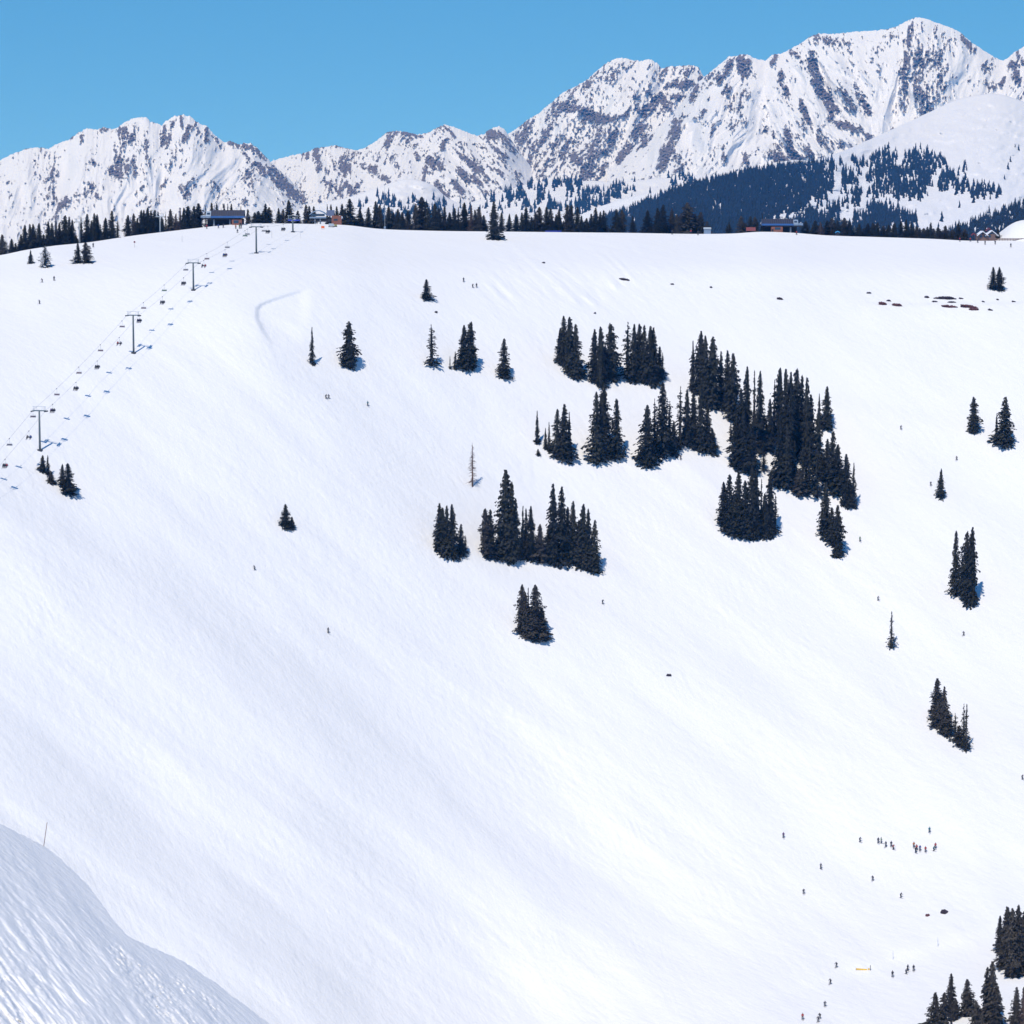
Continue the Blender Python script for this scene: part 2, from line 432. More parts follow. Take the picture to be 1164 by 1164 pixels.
ROCKS = [
 # left massif
 (132,165,134,200,7,.8),(140,150,140,162,6,.85),(150,155,152,158,5,.8),(125,192,137,201,4,1),(145,190,145,200,4,.8),(152,178,153,198,2.5,.85),
 (168,150,166,180,2.5,.65),(173,138,174,140,3,.9),(187,145,184,165,2.5,.85),(215,145,210,158,4,.95),(235,146,234,160,2.5,1.1),(205,130,207,145,2,.9),
 (262,162,290,170,4,.9),(285,165,300,180,4,.95),(275,170,283,182,3,.8),(290,185,310,200,5,.75),(305,190,320,205,5,.85),(315,205,345,226,6,.9),
 (93,155,92,162,3,.9),(105,185,112,188,3,.85),(60,190,62,215,3,.55),(102,210,104,212,4,.7),(110,222,112,224,3,.8),(140,232,162,212,2,.75),
 (150,238,168,222,2,.7),(60,248,76,228,4,.6),(240,205,247,215,6,.6),(205,210,212,222,5,.6),(262,225,275,232,6,.5),(180,215,216,193,1.6,.6),
 (0,207,30,208,2.5,.5),(275,195,285,205,6,.5),(24,170,34,167,2,.8),(45,167,60,164,2,.7),(80,157,87,150,2.5,.8),(113,146,126,147,2.5,.7),
 (108,165,104,186,2,.5),(82,175,80,195,2,.5),(228,165,180,215,1.5,.5),(196,140,192,160,2,.7),(222,140,226,152,3,.8),(242,155,250,165,2,.6),
 # middle range
 (348,175,349,178,3,1.05),(358,168,362,195,4,.95),(363,190,373,195,4,1),(375,180,392,190,6,.65),(385,190,388,196,6,.6),(370,205,378,212,5,.8),
 (395,210,400,218,4,.85),(413,189,425,193,4,1),(443,155,440,165,4,1),(436,150,446,148,2.5,.95),(445,180,455,195,5,.75),(433,200,440,205,5,.75),
 (486,181,491,185,5,1.05),(499,188,501,191,3,1),(484,192,480,203,4,.85),(521,194,531,206,4.5,1.1),(516,207,524,218,3.5,1.05),(534,183,542,193,3.5,1.1),
 (500,218,503,223,6,1.05),(496,208,499,213,4,.9),(506,160,503,166,4,.9),(510,148,516,155,3,1),(536,200,547,209,2.4,.95),(565,171,573,177,2.4,.9),
 (562,192,571,198,2.4,.8),(556,148,576,160,5,.75),(554,150,556,156,3,1),(472,173,475,180,3,.8),(380,165,395,167,3,.8),(420,163,436,152,2,.8),
 (455,150,480,155,2,.7),(505,143,512,152,1.6,.9),(523,175,528,180,3,.7),(455,165,470,165,4,.5),(410,205,402,216,3,.6),(330,178,340,182,3,.5),
 (518,170,526,185,2,.7),(545,165,556,178,2,.5),(560,205,580,230,3,.5),
 # central peak
 (601,137,590,160,5,.95),(668,130,690,134,7,1.05),(690,134,710,130,5,1.05),(640,120,665,127,7,.8),(730,126,745,116,4.5,1.1),(745,114,750,106,4,1.05),
 (753,112,758,120,5,1.1),(681,150,670,195,11,.66),(652,178,658,184,6,.9),(672,170,670,182,5,.9),(688,185,683,192,4,.9),(716,166,704,182,5,1.05),
 (727,145,721,154,5,.9),(685,195,678,204,3,1),(619,152,616,160,4,.75),(693,92,698,82,3,.8),(690,92,703,102,7,.55),(718,88,742,110,2,.95),(634,115,630,125,6,.6),
 (712,102,738,126,8,.5),(660,100,668,96,4,.7),(648,140,632,170,9,.55),(700,150,690,170,9,.6),(610,165,600,185,5,.55),(627,180,615,200,5,.55),
 (688,113,690,114,11,-1.0),(700,118,702,120,8,-1.0),(768,97,783,95,4,1.1),(768,95,758,100,3,1),(763,108,772,111,3.5,.9),(795,90,798,88,2,.9),
 (705,72,740,100,2,.5),(738,155,730,165,5,.7),(725,170,735,165,3,.7),(645,150,700,145,9,.5),
 # right massif
 (831,72,820,92,5,1.05),(842,66,846,84,6.5,1.1),(850,70,852,82,4,1),(827,99,823,105,4.5,.95),(834,112,830,122,4,.9),(882,63,877,73,3,1.05),(900,58,905,62,3,.8),
 (923,60,925,80,5,1.05),(926,80,933,105,6.5,1.05),(933,104,948,124,6.5,1.1),(946,122,944,134,5,1.05),(952,140,975,148,5,.95),(977,146,990,157,4,.9),
 (960,105,970,125,4,.6),(973,98,988,128,4,.75),(910,115,919,138,3,1.1),(1036,32,1029,78,6,.75),(1029,78,1027,123,6,.75),(1050,50,1065,120,19,.56),
 (1042,90,1055,125,12,.62),(1000,75,1010,105,5,.5),(1095,42,1106,57,4,.9),(1118,74,1122,82,5,.7),(1138,96,1142,90,4,1.1),(1152,74,1158,90,6,1.1),
 (1157,62,1166,75,4,.8),(882,175,888,186,10,.8),(893,152,900,172,4,1.1),(904,175,910,188,5,.95),(918,168,922,180,5,.75),(822,168,826,186,3,.8),
 (847,176,849,186,4,.8),(767,138,765,155,3,.95),(764,155,752,190,3.5,.85),(758,176,752,190,5,.85),(801,124,795,138,3,.85),(793,98,784,116,2.5,.9),
 (811,142,808,155,2,.8),(888,84,886,94,4,.75),(893,100,895,104,3,1),(768,175,773,190,5,.7),(776,130,770,150,2,.7),(878,150,880,156,2,.9),(930,150,936,168,5,.55),
 (870,148,872,151,3,.7),(925,40,945,48,5,.7),(950,45,975,52,5,.4),(810,105,796,130,3,.55),(1120,90,1135,100,6,.5),(1080,45,1085,60,6,.5),(1060,135,1075,128,6,.6)]

def streak(px, py, ang, sx, sy, seed, octv=4):
    a = math.radians(ang); c, s = math.cos(a), math.sin(a)
    al = px * c + py * s; pb = px * s - py * c
    return al / sx, pb / sy

def mountain(name, crest, Dc, Db, pyb, x0, x1, nc, nr, angs, base, mat, relief, seed, jag=1.0, power=1.0):
    crest = np.array(crest, float)
    px = np.linspace(x0, x1, nc)
    cy = np.interp(px, crest[:, 0], crest[:, 1])
    cy = cy + jag * 1.6 * fbm(px / 5.0, px * 0 + seed, 3, seed) + jag * 1.0 * perlin(px / 2.0, px * 0 + 5, seed + 3)
    if jag < 0.2:
        cy = pchip(crest[:, 0], crest[:, 1], px) + 1.3 * fbm(px / 30, px * 0 + seed, 4, seed)
    s = np.linspace(0, 1, nr)
    PX, S_ = np.meshgrid(px, s)
    cys = np.interp(px, crest[:, 0], crest[:, 1]) if jag >= 0.2 else cy
    if jag >= 0.2:
        kk_ = int(10 * nc / (x1 - x0)) | 1; cys = np.convolve(np.pad(cys, kk_ // 2, mode='edge'), np.ones(kk_) / kk_, 'valid')
    CY = cys[None] + (cy - cys)[None] * np.exp(-S_ * 22)
    PY = CY + (pyb - CY) * S_
    # mixed streak noise
    n = 0; rg = 0; wsum = 0
    for (cx, wd, ang) in angs:
        wgt = np.exp(-((PX - cx) / wd) ** 2) + 1e-4
        wob = 5 * perlin(PX / 40, PY / 40, seed + 60)
        A1, B1 = streak(PX + wob, PY + wob, ang, 13, 3.4, seed)
        A2, B2 = streak(PX + wob * 1.5, PY, ang, 60, 17, seed)
        A3, B3 = streak(PX + wob * 1.5, PY, ang, 100, 40, seed)
        n = n + wgt * (fbm(A1, B1, 5, seed + 10, 0.7) + 0.55 * fbm(A2, B2, 3, seed + 14)); rg = rg + wgt * (0.75 * ridged(A3, B3, 3, seed + 20, 0.45) + 0.14 * ridged(A2, B2, 3, seed + 24)); wsum = wsum + wgt
    n = n / wsum; rg = rg / wsum
    dens = capsule_density(PX, PY, ROCKS, base) if base is not None else np.full(PX.shape, -1.0)
    if base is not None:
        dens = dens + 0.34 * fbm(PX / 34, PY / 26, 3, seed + 30)
    rock = np.clip(0.47 + 1.15 * (dens - 0.60) + 1.4 * n + 0.75 * fbm(PX / 3.2, PY / 3.6, 3, seed + 33), 0, 1.4)     # ~0.45 is the snow line in the material
    rmask = smooth(0.35, 0.6, rock)
    Dx = Dc(px) if callable(Dc) else np.full(px.shape, float(Dc))
    Dbb = Db(px) if callable(Db) else np.full(px.shape, float(Db))
    D = Dx + (Dbb - Dx) * (S_ ** power)
    env = smooth(0, 0.06, S_) * (0.35 + 0.65 * smooth(0, 0.3, S_))
    D = D - relief * 0.85 * env * (rg - 0.2) - relief * 0.05 * env * n
    D = D - relief * 0.19 * rmask * smooth(0, 0.03, S_) * (0.6 + fbm(PX / 2.6, PY / 2.6, 3, seed + 44))
    if base is None: D = D - relief * 1.1 * smooth(0, 0.1, S_) * (fbm(PX / 22, PY / 9, 4, seed + 50, 0.6) + 0.6 * fbm(PX / 60, PY / 40, 3, seed + 52))
    U, V = uv(PX, PY)
    G = np.stack([D * U, D, D * V], -1)
    bk = []
    top = G[0]
    for d in [2500, 1200, 500, 150, 40]:
        q = top.copy(); q[:, 1] += d; q[:, 0] *= (q[:, 1] / top[:, 1]); q[:, 2] -= d * 0.55; bk.append(q)
    bot = G[-1].copy(); bot[:, 2] = -520; bot[:, 1] -= 300
    ALL = np.concatenate([np.stack(bk), G, bot[None]])
    me = mesh_np(name, ALL.reshape(-1, 3), grid_faces(*ALL.shape[:2])[:, ::-1], [mat])
    rk = np.concatenate([np.repeat(rock[:1], 5, 0), rock, rock[-1:]]).ravel().astype(np.float32)
    at_ = me.attributes.new('rock', 'FLOAT', 'POINT'); at_.data.foreach_set('value', rk)
    o = tag(obj(name, me), kind='structure')
    def place(qx, qy):
        # world point on this hill's face behind pixel (bilinear lookup)
        fx = (np.asarray(qx) - x0) / (x1 - x0) * (nc - 1); ix = np.clip(fx.astype(int), 0, nc - 1)
        cyq = cy[ix]; sq = (qy - cyq) / (pyb - cyq)
        iy = np.clip((sq * (nr - 1)).astype(int), 0, nr - 1)
        return G[iy, ix], sq
    return o, place

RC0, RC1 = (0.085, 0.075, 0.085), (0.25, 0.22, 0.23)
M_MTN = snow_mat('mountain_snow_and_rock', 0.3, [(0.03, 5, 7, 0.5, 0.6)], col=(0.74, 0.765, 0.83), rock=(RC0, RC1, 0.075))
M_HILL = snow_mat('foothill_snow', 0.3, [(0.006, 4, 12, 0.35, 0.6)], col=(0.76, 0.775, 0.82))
mA = [(-400, 210), (-150, 190), (0, 182), (12, 176), (30, 169), (42, 167.5), (55, 169), (66, 163), (78, 159), (90, 150), (99, 146), (110, 147.5), (118, 144.5), (128, 147), (133, 145),
      (142, 139), (152, 134), (165, 133), (171, 138), (178, 140), (184, 143), (188, 138), (198, 132), (208, 130.5), (216, 132), (222, 137), (229, 142), (234, 142), (239, 148), (248, 157), (256, 162),
      (262, 160), (270, 164), (278, 163), (286, 163), (292, 168), (300, 176), (306, 182), (316, 192), (330, 204), (342, 216), (352, 228), (375, 250), (420, 262)]
mB = [(250, 215), (300, 186), (312, 182), (330, 177), (345, 174), (352, 172), (358, 168), (370, 167), (380, 165), (392, 168), (405, 171), (415, 168), (428, 160), (440, 150), (450, 148.5), (462, 150), (475, 153), (487, 151),
      (495, 146), (505, 141.5), (515, 144), (530, 150), (541, 154), (550, 153), (556, 147), (568, 143), (575, 149), (585, 165), (600, 185), (620, 205), (660, 240)]
mC = [(545, 190), (560, 175), (578, 152), (586, 147), (600, 136), (612, 129), (625, 118), (640, 105), (655, 98), (668, 90), (680, 79), (692, 70), (703, 65.5), (712, 66.5), (722, 69), (732, 69), (738, 66.5),
      (747, 72), (752, 78), (762, 75), (772, 75), (785, 74), (794, 76), (799, 85), (810, 100), (830, 125), (860, 160)]
mD = [(690, 190), (730, 160), (765, 130), (780, 110), (790, 97), (801, 87), (812, 78), (822, 70), (829, 64), (836, 64), (842, 61.5), (850, 62), (857, 66), (870, 69), (878, 62), (888, 61), (900, 55), (912, 48), (922, 41), (930, 38), (942, 38.5),
      (955, 38), (970, 36), (990, 35), (1010, 33), (1022, 29), (1030, 24), (1042, 19.5), (1052, 21), (1065, 26), (1080, 31), (1092, 37), (1104, 48), (1118, 57), (1130, 65), (1140, 69), (1146, 66), (1152, 60), (1164, 53), (1200, 35), (1300, 60), (1560, 130)]
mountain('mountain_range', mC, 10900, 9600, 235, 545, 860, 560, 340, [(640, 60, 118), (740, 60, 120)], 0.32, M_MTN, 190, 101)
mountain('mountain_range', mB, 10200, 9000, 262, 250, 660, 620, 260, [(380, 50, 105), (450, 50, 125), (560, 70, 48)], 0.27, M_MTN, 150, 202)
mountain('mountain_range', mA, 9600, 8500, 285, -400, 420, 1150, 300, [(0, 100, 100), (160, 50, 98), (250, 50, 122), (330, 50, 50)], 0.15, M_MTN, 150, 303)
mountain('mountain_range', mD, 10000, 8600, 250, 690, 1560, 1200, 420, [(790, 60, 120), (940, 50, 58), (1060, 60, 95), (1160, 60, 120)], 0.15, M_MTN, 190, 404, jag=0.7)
# smooth foothills
f1 = [(250, 262), (320, 246), (345, 236), (370, 230), (400, 223), (430, 213), (450, 206), (466, 203.5), (480, 206), (495, 213), (505, 222), (515, 228), (540, 236), (600, 255)]
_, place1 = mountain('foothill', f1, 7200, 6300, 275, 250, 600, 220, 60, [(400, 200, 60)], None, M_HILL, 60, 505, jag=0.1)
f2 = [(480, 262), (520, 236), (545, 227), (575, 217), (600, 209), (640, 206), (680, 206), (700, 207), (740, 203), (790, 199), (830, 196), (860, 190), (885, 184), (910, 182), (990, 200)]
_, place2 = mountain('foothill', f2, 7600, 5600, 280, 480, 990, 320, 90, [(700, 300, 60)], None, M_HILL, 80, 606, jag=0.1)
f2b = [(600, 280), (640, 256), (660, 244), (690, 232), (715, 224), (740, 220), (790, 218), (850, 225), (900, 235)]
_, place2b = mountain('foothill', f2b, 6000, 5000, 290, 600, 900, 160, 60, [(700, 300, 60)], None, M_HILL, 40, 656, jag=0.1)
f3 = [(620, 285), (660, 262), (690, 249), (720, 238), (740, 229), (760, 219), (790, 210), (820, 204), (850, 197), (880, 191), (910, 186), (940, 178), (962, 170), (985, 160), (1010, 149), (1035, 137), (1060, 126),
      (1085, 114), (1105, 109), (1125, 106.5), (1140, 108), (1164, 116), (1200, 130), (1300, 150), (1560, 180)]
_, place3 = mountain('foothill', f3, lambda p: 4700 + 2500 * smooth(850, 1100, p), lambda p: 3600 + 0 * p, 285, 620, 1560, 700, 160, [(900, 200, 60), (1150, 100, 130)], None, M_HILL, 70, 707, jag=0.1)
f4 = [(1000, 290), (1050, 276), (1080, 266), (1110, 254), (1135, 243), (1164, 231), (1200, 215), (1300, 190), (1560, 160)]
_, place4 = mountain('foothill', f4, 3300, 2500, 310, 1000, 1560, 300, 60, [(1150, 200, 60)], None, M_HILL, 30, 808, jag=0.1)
# valley floor far behind the ridge
gx = np.linspace(-9000, 9000, 40); gy = np.linspace(-6000, 13000, 50); X, Y = np.meshgrid(gx, gy)
Z = -440 + 25 * fbm(X / 1500, Y / 1500, 3, 2)
me = mesh_np('valley_floor', np.stack([X, Y, Z], -1).reshape(-1, 3), grid_faces(50, 40), [M_HILL])
tag(obj('valley_floor', me), kind='structure')

# ------------------------------------------------------------------ far forest: thousands of conifers, one mesh
M_FAR = plain('haze_tinted_far_foliage', (0.0015, 0.012, 0.030), 0.9, var=0.6, scale=0.03)  # blue of the distance haze is put into the needle colour
def dens3(px, py):
    d = np.zeros_like(px)
    # solid wood on the left flank, thinning and breaking up to the right
    low = smooth(0, 4, py - np.interp(px, [690, 740, 800, 870, 940, 1000], [247, 226, 207, 192, 182, 176]))
    d += (1 - smooth(925, 955, px)) * low
    holes = fbm(px / 11, py / 20, 3, 900)
    mid = smooth(930, 950, px) * (1 - smooth(1010, 1060, px)) * low * smooth(0.02, -0.16, holes) * 1.1
    d += mid
    gaps = [(905, 247, 14, 5), (890, 252, 16, 5), (947, 229, 10, 6), (960, 225, 12, 6), (935, 240, 9, 5), (1004, 233, 12, 10), (978, 240, 9, 5), (925, 234, 5, 8), (1035, 240, 26, 9), (1060, 250, 30, 11), (985, 196, 6, 6), (1022, 192, 5, 10), (913, 205, 2, 6), (870, 260, 20, 4), (1085, 225, 10, 16), (1010, 172, 4, 6)]
    for cx, cy, rx, ry in gaps: d *= 1 - np.exp(-(((px - cx) / rx) ** 2 + ((py - cy) / ry) ** 2) * 0.8) * 1.25
    cl = [(1008, 182, 10, 9), (1020, 205, 9, 10), (1034, 190, 5, 13), (1050, 190, 10, 16), (1065, 190, 9, 9), (1078, 203, 8, 8), (1030, 218, 22, 8), (1075, 214, 9, 5), (1093, 213, 8, 7), (1096, 192, 3, 6), (1118, 220, 13, 6), (1040, 180, 4, 6), (1050, 208, 9, 10), (1000, 245, 14, 8), (1017, 252, 22, 8), (1000, 205, 10, 14), (1136, 223, 3, 3)]
    for cx, cy, rx, ry in cl: d = np.maximum(d, 0.9 * np.exp(-(((px - cx) / rx) ** 2 + ((py - cy) / ry) ** 2) ** 1.5) * (0.6 + 0.8 * (holes < 0.12)))
    d = np.maximum(d, 0.012 * smooth(1080, 1164, px) * smooth(170, 200, py))
    d = np.maximum(d, smooth(255, 262, py) * (px < 1000) * 0.8)
    d = d * (perlin(px / 2.4, py / 4.5, 990) > -0.40)
    d = np.maximum(d, 0.03 * smooth(990, 1090, px) * smooth(0.0, 0.5, fbm(px / 22, py / 12, 3, 995)))
    return np.clip(d, 0, 1)
def dens2(px, py):
    h = fbm(px / 7, py / 18, 3, 950)
    d = np.zeros_like(px)
    reg = smooth(545, 575, px) * (1 - smooth(655, 672, px)) * smooth(203, 208, py) * (1 - smooth(232, 246, py))
    d += 0.95 * reg * (h > 0.03)
    reg2 = smooth(655, 665, px) * (1 - smooth(690, 740, px)) * smooth(0, 5, py - np.interp(px, [655, 690, 740], [214, 214, 210])) * smooth(0, 8, np.interp(px, [655, 690, 720, 740], [250, 238, 222, 214]) - py)
    d += 0.95 * reg2 * (fbm(px / 9, py / 9, 2, 977) > -0.2)
    for cx, cy, rx, ry in [(707, 214, 7, 5), (778, 203, 7, 4), (784, 207, 6, 4), (765, 212, 6, 3)]:
        d = np.maximum(d, np.exp(-(((px - cx) / rx) ** 2 + ((py - cy) / ry) ** 2) ** 2))
    d = np.maximum(d, 0.02 * (px > 700))
    return np.clip(d, 0, 1)
def dens1(px, py):
    h = fbm(px / 8, py / 9, 3, 960)
    d = 0.9 * smooth(425, 440, px) * (1 - smooth(500, 530, px)) * smooth(0, 5, py - np.interp(px, [425, 450, 500, 530], [222, 224, 226, 236])) * (h > -0.05)
    d = np.maximum(d, 0.5 * (px > 520) * (px < 560) * (py > 228) * (h > 0))
    for cx, cy, rx, ry in [(415, 231, 3, 3), (411, 236, 3, 2), (430, 222, 4, 2), (350, 242, 14, 5)]:
        d = np.maximum(d, np.exp(-(((px - cx) / rx) ** 2 + ((py - cy) / ry) ** 2) ** 2))
    return np.clip(d, 0, 1)
def dens4(px, py):
    return smooth(1045, 1075, px) * (1.0 + 0 * px)

def tree_tmpl():
    # tiny conifer: three stacked six-sided skirts, unit height, unit width
    v = []; f = []
    for (zb, zt, rb) in [(0.0, 0.55, 0.5), (0.28, 0.8, 0.38), (0.58, 1.0, 0.24)]:
        o = len(v); v.append((0, 0, zt))
        for k in range(6):
            a = k * math.pi / 3 + zb * 3; r = rb * (1.15 if k % 2 else 0.75)
            v.append((r * math.cos(a), r * math.sin(a), zb + (0.05 if k % 2 else 0)))
        for k in range(6): f.append((o, o + 1 + k, o + 1 + (k + 1) % 6))
    return np.array(v), np.array(f)
TV, TF = tree_tmpl()
rs = np.random.RandomState(5)
allv = []; allf = []; cnt = 0
def scatter(n, x0, x1, y0, y1, dens, place, hm, ratio):
    global cnt
    px = rs.uniform(x0, x1, n); py = rs.uniform(y0, y1, n)
    keep = rs.rand(n) < dens(px, py)
    px, py = px[keep], py[keep]
    p, sq = place(px, py)
    ok = (sq > 0) & (sq < 1)
    p = p[ok]; m = len(p)
    h = hm * rs.uniform(0.6, 1.3, m); w_ = h * ratio * rs.uniform(0.8, 1.25, m); a = rs.uniform(0, 6.28, m)
    ca, sa = np.cos(a), np.sin(a)
    T = TV[None]
    x = (T[..., 0] * ca[:, None] - T[..., 1] * sa[:, None]) * w_[:, None] + p[:, 0:1]
    y = (T[..., 0] * sa[:, None] + T[..., 1] * ca[:, None]) * w_[:, None] + p[:, 1:2]
    z = T[..., 2] * h[:, None] + p[:, 2:3] - 0.6
    allv.append(np.stack([x, y, z], -1).reshape(-1, 3))
    allf.append((TF[None] + (np.arange(m) * len(TV))[:, None, None] + cnt).reshape(-1, 3)); cnt += m * len(TV)
    return m
nT = 0
nT += scatter(25000, 650, 1180, 160, 284, dens3, place3, 14, 0.36)
nT += scatter(3600, 540, 830, 198, 262, dens2, place2, 19, 0.38)
nT += scatter(1500, 400, 600, 215, 270, dens1, place1, 19, 0.38)
nT += scatter(7000, 1020, 1300, 165, 300, dens4, place4, 11, 0.36)
print('far trees', nT)
me = mesh_np('far_forest', np.concatenate(allv), np.concatenate(allf), [M_FAR], smooth_=False)
tag(obj('far_forest', me), kind='stuff', label='distant blue conifer forest covering the hills behind the ridge', cat='forest')

# ------------------------------------------------------------------ conifer prototypes
def crown_mesh(name, mats, seed, shape='normal', core=0.2, tiers=54, gap=0.1, snowy=0.0, lean=0.0):
    r = random.Random(seed)
    v = []; f = []; mi = []
    def prof(z):
        if shape == 'spire':  return 0.5 * (0.08 + 0.92 * (1 - z) ** 1.05)
        if shape == 'column': return 0.5 * min(1.0, 0.16 + 2.0 * (1 - z) ** 0.9) * (0.93 + 0.07 * math.sin(z * 21 + seed)) * (0.8 + 0.2 * (1 - z))
        if shape == 'cone':   return 0.5 * (0.04 + 0.96 * (1 - z) ** 0.95)
        return 0.5 * (0.07 + 0.93 * min(1, (1 - z) * 1.3) ** 0.72)
    offx = [r.uniform(-1, 1) for _ in range(12)]
    def wob(z, k):
        i = z * 10; a = int(i); t = i - a
        return offx[(a + k) % 12] * (1 - t) + offx[(a + 1 + k) % 12] * t
    for ti in range(tiers):
        z = 0.02 + 0.96 * (ti / (tiers - 1)) ** 0.95
        R = prof(z) * (0.72 + 0.28 * min(1, z / 0.16)) * (1 + 0.2 * wob(z, 0)) * r.uniform(0.72, 1.15)
        nb = max(7, int(9 + 10 * R * 2))
        ph = r.uniform(0, 6.28)
        for k in range(nb):
            if r.random() < gap + 0.15: continue
            a = ph + k * 6.283 / nb + r.uniform(-0.3, 0.3)
            side = 1 + 0.22 * math.sin(a + seed) * (1 + wob(z, 4))
            L = R * side * r.uniform(0.5, 1.22)
            ca, sa = math.cos(a), math.sin(a)
            z0 = z + r.uniform(-0.01, 0.012)
            droop = r.uniform(0.5, 1.5)
            for (t0, t1) in ((0.15, 0.6), (0.45, 0.85), (0.7, 1.0)):
                if r.random() < 0.12: continue
                j_ = r.uniform(-0.10, 0.10) * L
                l0 = t0 * L; l1 = t1 * L * r.uniform(0.92, 1.08)
                wd = (0.022 + 0.075 * L) * r.uniform(0.7, 1.3)
                d0 = -(0.01 + 0.06 * l0 * droop); d1 = -(0.012 + 0.085 * l1 * droop) - r.uniform(0, .006)
                lm = (l0 * 0.4 + l1 * 0.6); dm = d0 * 0.4 + d1 * 0.6
                tl = r.uniform(-0.010, 0.010)
                o = len(v)
                def pt(l, w_, zz): return (l * ca - (w_ + j_ * (l / L)) * sa + lean * zz, l * sa + (w_ + j_ * (l / L)) * ca, zz)
                v += [pt(l0, 0, z0 + d0 + 0.006), pt(lm, wd, z0 + dm + tl), pt(l1, 0, z0 + d1), pt(lm, -wd, z0 + dm - tl), pt(lm, 0, z0 + dm - 0.012 - 0.012 * r.random())]
                f += [(o, o + 1, o + 2), (o, o + 2, o + 3), (o + 1, o + 4, o + 2), (o + 2, o + 4, o + 3)]
                sn = 1 if r.random() < snowy else 0
                mi += [sn, sn, 0, 0]
    # leader shoot
    o = len(v); v += [(0.008 + lean, 0, 0.94), (-0.008 + lean, 0.006, 0.94), (lean, -0.008, 0.94), (lean, 0, 1.0)]
    f += [(o, o + 1, o + 3), (o + 1, o + 2, o + 3), (o + 2, o, o + 3)]; mi += [0, 0, 0]
    if core > 0:   # dense inner foliage round the stem, ragged
        seg = 9; lv = 16; o = len(v)
        for j in range(lv + 1):
            z = 0.01 + 0.93 * j / lv
            for k in range(seg):
                a = k * 6.283 / seg + j * 0.35
                R = prof(z) * core * r.uniform(0.35, 1.4)
                v.append((R * math.cos(a) + lean * z, R * math.sin(a), z - 0.02 * r.random()))
        for j in range(lv):
            for k in range(seg):
                p = o + j * seg + k; q = o + j * seg + (k + 1) % seg
                f += [(p, q, q + seg), (p, q + seg, p + seg)]; mi += [0, 0]
    me = mesh_np(name, np.array(v), np.array(f), mats, smooth_=False)
    me.polygons.foreach_set('material_index', np.array(mi, np.int32))
    return me

def foliage(name, c0, c1):
    m, nt, b = new_mat(name)
    b.inputs['Roughness'].default_value = 0.8; b.inputs['Specular IOR Level'].default_value = 0.15
    tc = N(nt, 'ShaderNodeTexCoord'); no = N(nt, 'ShaderNodeTexNoise'); no.inputs['Scale'].default_value = 34; no.inputs['Detail'].default_value = 3
    oi = N(nt, 'ShaderNodeObjectInfo'); ad = N(nt, 'ShaderNodeMath', operation='MULTIPLY_ADD'); ad.inputs[1].default_value = 0.22
    nt.links.new(tc.outputs['Object'], no.inputs['Vector'])
    mr = N(nt, 'ShaderNodeMapRange'); mr.inputs[1].default_value = 0.45; mr.inputs[2].default_value = 0.72
    nt.links.new(no.outputs['Fac'], mr.inputs[0])
    nt.links.new(oi.outputs['Random'], ad.inputs[0]); 
    mu = N(nt, 'ShaderNodeMath', operation='MULTIPLY'); mu.inputs[1].default_value = 0.8
    nt.links.new(mr.outputs[0], mu.inputs[0]); nt.links.new(mu.outputs[0], ad.inputs[2])
    mx = N(nt, 'ShaderNodeMix', data_type='RGBA'); mx.inputs[6].default_value = (*c0, 1); mx.inputs[7].default_value = (*c1, 1)
    nt.links.new(ad.outputs[0], mx.inputs[0]); nt.links.new(mx.outputs[2], b.inputs['Base Color'])
    return m
M_DARK = foliage('spruce_foliage', (0.002, 0.004, 0.006), (0.095, 0.092, 0.068))  # noise tone: needle variation plus painted bough highlights and shaded gaps
M_WARM = foliage('weathered_spruce_foliage', (0.004, 0.005, 0.006), (0.17, 0.145, 0.115))
M_BROWN = foliage('dry_spruce_foliage', (0.07, 0.05, 0.045), (0.15, 0.115, 0.10))
M_FROST = foliage('frosted_spruce_foliage', (0.10, 0.13, 0.15), (0.25, 0.3, 0.33))
M_BARK = plain('spruce_bark', (0.05, 0.038, 0.03), 0.9)
M_DEAD = plain('dead_wood', (0.14, 0.085, 0.06), 0.9)
M_CLUMP = plain('snow_clumps_on_boughs', (0.78, 0.8, 0.84), 0.7, var=0.05)

PROTO = {
 'normal': [crown_mesh('crown_normal', [M_DARK], 1), crown_mesh('crown_normal', [M_DARK], 2, gap=0.16), crown_mesh('crown_normal', [M_DARK], 3, tiers=40)],
 'column': [crown_mesh('crown_column', [M_DARK], 4, 'column', gap=0.12), crown_mesh('crown_column', [M_DARK], 5, 'column', tiers=52), crown_mesh('crown_column', [M_DARK], 6, 'column', gap=0.2, core=0.45)],
 'spire': [crown_mesh('crown_spire', [M_DARK], 7, 'spire'), crown_mesh('crown_spire', [M_DARK], 8, 'spire', gap=0.2, tiers=40)],
 'cone': [crown_mesh('crown_cone', [M_DARK], 9, 'cone'), crown_mesh('crown_cone', [M_DARK], 10, 'cone', gap=0.15)],
 'sparse': [crown_mesh('crown_sparse', [M_DARK], 12, 'normal', core=0.2, tiers=24, gap=0.38), crown_mesh('crown_sparse', [M_DARK], 13, 'spire', core=0.2, tiers=26, gap=0.34)],
 'warm': [crown_mesh('crown_weathered', [M_WARM], 14, 'normal', gap=0.12), crown_mesh('crown_weathered', [M_WARM], 15, 'column', gap=0.16)],
 'brown': [crown_mesh('crown_dry', [M_BROWN], 16, 'spire', gap=0.25, core=0.35), crown_mesh('crown_dry', [M_BROWN], 17, 'normal', gap=0.3, core=0.3)],
 'snowy': [crown_mesh('crown_snowy', [M_DARK, M_CLUMP], 18, 'column', snowy=0.35, tiers=26, gap=0.15)],
 'frost': [crown_mesh('crown_frosted', [M_FROST], 19, 'cone')],
}
